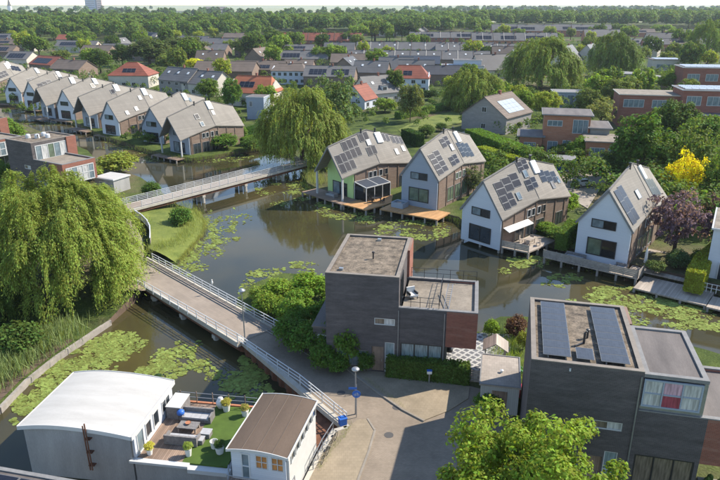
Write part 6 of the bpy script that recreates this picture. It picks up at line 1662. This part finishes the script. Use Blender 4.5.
hedge('hedge', [tuple(gp(243, 146, -.5).xy), tuple(gp(266, 139, -.5).xy)], 1.6, 1.8, (.075, .12, .018), 'lighter garden hedge nearest the left canal arm', -.5, 70, .16)
# reeds on the willow bank
def reeds(name, pts, n, h, color, label, spread=1.6, z=0.0):
    P_, N_, A_ = [], [], []
    pts = [np.array(p) for p in pts]
    for i in range(n):
        k = RNG.random() * (len(pts) - 1); j = int(k); f = k - j
        q = pts[j] * (1 - f) + pts[j + 1] * f + RNG.normal(size=2) * spread * .45
        hh = h * (.5 + .7 * RNG.random()); t = RNG.normal(size=2) * .22
        P_.append([q[0] + t[0] * hh * .3, q[1] + t[1] * hh * .3, z + hh * .48]); A_.append([t[0], t[1], 1]); N_.append([*RNG.normal(size=2), .2])
    P_ = np.array(P_); me = leaf_mesh(name, P_, np.array(N_), h * .5 * (.6 + .5 * RNG.random(n)), .045, np.array(A_)); me.materials.append(MATS['reed'])
    o = link_mesh(name, me, None); o.color = (*color, 1); return tag(o, label, kind='stuff')
reeds('reeds', [(-44, 40), (-36, 45.5), (-32.8, 50), (-31.4, 55), (-30.2, 60)], 5000, 1.9, (.12, .15, .06), 'grey green reeds along the willow bank', 2.2, -.85)
reeds('bank_grass', [(-28.5, 81.5), (-25.2, 85), (-24.6, 91), (-26, 97), (-30, 103)], 2500, .8, (.15, .17, .05), 'tufts of grass on the peninsula bank', 2.0, -.3)
reeds('bank_grass_far', [(-11, 131), (-9.5, 122), (-7.5, 116)], 1500, 1.2, (.15, .17, .06), 'reedy grass between foot bridge and green house', 2.0, -.5)
reeds('garden_flowers', [(13.2, 49.0), (13.6, 52.5), (14.5, 57.5)], 1600, .9, (.14, .18, .04), 'wild plants beside the play tower', 2.0)
# lily pads
def lilies():
    C_, Sz = [], []
    patches = [ # px centre, radii, count, tilt
     (40, 398, 22, 17, 900), (100, 352, 26, 10, 900), (128, 338, 16, 6, 400), (24, 408, 14, 9, 400), (78, 370, 34, 16, 1300), (118, 345, 26, 9, 700), (60, 384, 25, 14, 700), (172, 362, 24, 14, 700), (152, 372, 14, 8, 260), (190, 350, 10, 8, 200), (213, 375, 7, 5, 60),
     (238, 378, 24, 22, 900), (255, 398, 18, 10, 300), (188, 264, 14, 10, 330), (212, 245, 15, 11, 320), (226, 230, 17, 9, 330), (208, 222, 10, 7, 200), (238, 217, 8, 6, 90), (196, 256, 10, 10, 220),
     (252, 292, 12, 12, 260), (270, 276, 20, 8, 300), (298, 268, 16, 5, 160), (290, 190, 30, 8, 600), (335, 206, 26, 6, 420), (358, 216, 30, 5, 420), (388, 228, 16, 4, 200), (405, 236, 20, 6, 260), (435, 232, 12, 6, 160),
     (425, 222, 20, 4, 240), (518, 262, 18, 7, 360), (534, 258, 12, 6, 160), (566, 280, 18, 6, 300), (600, 300, 20, 7, 420), (636, 308, 36, 12, 800), (690, 310, 36, 14, 950), (666, 300, 24, 8, 300), (612, 290, 26, 5, 320), (700, 326, 26, 5, 400),
     (130, 147, 36, 3, 420), (195, 160, 40, 3.0, 520), (158, 153, 20, 2.5, 150), (238, 157, 18, 2, 120), (60, 123, 24, 3, 180), (216, 160, 20, 2.4, 160), (30, 112, 20, 2.5, 100)]
    for (px, py, rx, ry, n) in patches:
        lobes = [(px + RNG.normal() * rx * .55, py + RNG.normal() * ry * .55, .12 + .34 * RNG.random()) for _ in range(14)]
        for i in range(int(n * 1.35)):
            a, b, s_ = lobes[int(RNG.random() * 14)]
            th = RNG.random() * 2 * math.pi; q = RNG.random() ** .62
            X, Y = a + math.cos(th) * q * rx * s_ * 1.2, b + math.sin(th) * q * ry * s_ * 1.2
            p = gp(X, Y, WATER_Z)
            if inside((p.x, p.y), CANAL): C_.append([p.x, p.y, WATER_Z + .015 + RNG.random() * .03]); Sz.append(.06 + .2 * RNG.random() ** 2)
    C_ = np.array(C_); Sz = np.array(Sz); n = len(C_); k = 7
    ang = np.arange(k) * 2 * math.pi / (k + .35) + RNG.random((n, 1)) * 6.28
    co = np.empty((n, k, 3)); tx, ty = RNG.normal(size=n) * .10, RNG.normal(size=n) * .10
    co[:, :, 0] = C_[:, None, 0] + np.cos(ang) * Sz[:, None]; co[:, :, 1] = C_[:, None, 1] + np.sin(ang) * Sz[:, None]
    co[:, :, 2] = C_[:, None, 2] + (np.cos(ang) * tx[:, None] + np.sin(ang) * ty[:, None]) * Sz[:, None]
    me = quads_mesh('lily_pads', co, k); me.materials.append(MATS['reed'])
    o = link_mesh('lily_pads', me, None); o.color = (.125, .15, .040, 1)
    tag(o, 'yellow green lily pads floating on the canal', kind='stuff')
lilies()
# woods of the middle and far distance: one mass of crowns
def woods(name, cells, per, leaf, color, label, seed, zbase=0):
    rng = np.random.default_rng(seed); P_, N_, S_ = [], [], []
    for (x0, x1, y0, y1, n, h) in cells:
        X = rng.uniform(x0, x1, n); Y = rng.uniform(y0, y1, n); Hh = h * rng.uniform(.7, 1.2, n); R_ = Hh * rng.uniform(.28, .45, n)
        d = rng.normal(size=(n, per, 3)); d /= np.linalg.norm(d, axis=2, keepdims=True); d[:, :, 2] = np.where(d[:, :, 2] < -.3, -d[:, :, 2], d[:, :, 2])
        lump = .72 + .38 * rng.random((n, per))
        p = np.empty((n, per, 3)); p[:, :, 0] = X[:, None] + d[:, :, 0] * R_[:, None] * lump; p[:, :, 1] = Y[:, None] + d[:, :, 1] * R_[:, None] * lump
        p[:, :, 2] = zbase + Hh[:, None] * .58 + d[:, :, 2] * Hh[:, None] * .42 * lump
        P_.append(p.reshape(-1, 3)); N_.append((d + .5 * rng.normal(size=d.shape) + np.array([0, 0, .5])).reshape(-1, 3)); S_.append(np.repeat(leaf * (h / 10) ** .5, n * per) * rng.uniform(.7, 1.4, n * per))
    P_, N_, S_ = map(np.concatenate, (P_, N_, S_))
    me = leaf_mesh(name, P_, N_, S_, .7); me.materials.append(MATS['leaf']); o = link_mesh(name, me, None); o.color = (*color, 1)
    return tag(o, label, kind='stuff')
woods('forest', [(-620, 0, 690, 900, 560, 17), (-420, -90, 600, 720, 240, 14), (-90, 130, 700, 900, 300, 16), (60, 640, 860, 1060, 620, 19)], 330, .85, (.066, .098, .018), 'broad belt of woodland across the middle distance', 5)
woods('treeline', [(-1500, 1500, 960, 1200, 700, 17), (-700, 2600, 1300, 1900, 500, 18), (200, 2600, 1900, 3200, 500, 20), (-2600, -900, 1500, 3000, 220, 18)], 70, 2.6, (.05, .075, .022), 'far lines of trees towards the horizon', 6)
woods('garden_shrubs', [(-190, -30, 215, 330, 330, 3.6), (-60, 60, 165, 330, 420, 3.2), (30, 220, 150, 330, 520, 3.8), (-300, -100, 260, 520, 300, 5), (-100, 260, 330, 560, 420, 5), (-150, -100, 225, 300, 60, 4), (42, 90, 84, 150, 190, 3.4), (40, 72, 88, 118, 90, 5.5), (24, 40, 112, 135, 40, 4), (18, 46, 108, 150, 110, 2.2), (-60, -34, 152, 200, 70, 2.4), (-110, -60, 190, 230, 80, 2.4)], 110, .36, (.06, .09, .018), 'mixed garden shrubs between the houses', 7, -.5)
# trees among the far roofs
rr = random.Random(3); new_trees = []
HOUSES = [o for o in COL.objects if o.parent is None and o.get('category') == 'house' and o.location.y > 120]
n_ = 0
while n_ < 110:
    x, y = rr.uniform(-330, 330), rr.uniform(190, 620)
    if abs(x) > y * .62 or inside((x, y), CANAL) or (y < 260 and x < -40): continue
    s_ = rr.uniform(3.0, 5.4) * (1 if y < 330 else 1.25)
    if any((x - a) ** 2 + (y - b) ** 2 < (c * .8 + s_ * .6) ** 2 for a, b, c in PLACED): continue
    tone, cl = rr.choice((('dark green', G_DARK), ('mid green', G_MID), ('light green', G_LIT), ('olive green', G_OLIVE), ('yellow green', G_YEL)))
    def scr(p): return Vector((650 * p[0] / p[1], 650 * 31 / p[1]))
    near_ = min(HOUSES, key=lambda h: (scr(h.location) - scr((x, y))).length)
    wd = near_['label'].replace(',', '').split()[:6]
    while len(wd) > 3 and wd[-1] in ('the', 'a', 'of', 'and', 'with', 'in', 'before', 'behind', 'just', 'left', 'right', 'its', 'at', 'large', 'twin', 'two', 'to', 'above', 'beside', 'far', 'row', 'foot', 'broad', 'small', 'pale', 'from', 'white', 'red', 'blue', 'grey', 'dark', 'round', 'bright', 'long', 'front'): wd.pop()
    new_trees.append((plant('garden_tree', CROWN_FAR, TRUNK, (x, y, -.5), s_, s_ * rr.uniform(1.9, 2.6), cl, tone + ' garden tree by the ' + ' '.join(wd), group='garden trees among the far roofs'), x / y))
    n_ += 1
by_label = {}
for t_, a_ in new_trees: by_label.setdefault(t_['label'], []).append((a_, t_))
for lb_, ts_ in by_label.items():
    if len(ts_) > 1:
        ts_.sort(key=lambda q: q[0])
        for i_, (_, t_) in enumerate(ts_): t_['label'] = ORD[i_] + ' ' + lb_.replace(' garden tree by', ' tree from the left by', 1)

reeds('bank_plants', [tuple(p) for p in NORTH[14:32]], 5200, .9, (.07, .10, .025), 'dark waterside plants under the decks of the gabled houses', 1.2, -1.2)
reeds('bank_plants_far', [tuple(p) for p in NORTH[2:13]], 4200, 1.1, (.085, .11, .03), 'waterside plants along the left canal arm', 1.6, -1.1)
reeds('peninsula_reeds', [(-23.9, 80), (-23.6, 85), (-23.3, 91), (-24.4, 97), (-27.4, 103)], 1800, .7, (.16, .17, .05), 'pale grass fringe along the peninsula edge', .5, -1.35)
reeds('kerb_weeds', [(-.75, 42.9), (-1.3, 41.2), (-2.2, 39.6), (-2.9, 37.4)], 420, .32, (.09, .12, .02), 'weeds growing between quay railing and pavement', .35, .08)
reeds('kerb_weeds_forecourt', [(.4, 49.4), (2.0, 47.2), (3.6, 45.0)], 260, .25, (.09, .11, .02), 'weeds along the forecourt kerb', .25, .1)
# ------------------------------------------------------------------ thin summer haze
hz, hnt, hout = new_mat('haze')
pv = hnt.nodes.new('ShaderNodeVolumePrincipled')
pv.inputs['Color'].default_value = (.78, .88, 1.0, 1); pv.inputs['Density'].default_value = .00008; pv.inputs['Anisotropy'].default_value = .2
hnt.links.new(pv.outputs[0], hout.inputs['Volume'])
tag(MB().box(-4500, 4500, -60, 5200, -3.6, 95).build('haze', 'haze'), 'thin pale summer haze over the plain', kind='stuff')
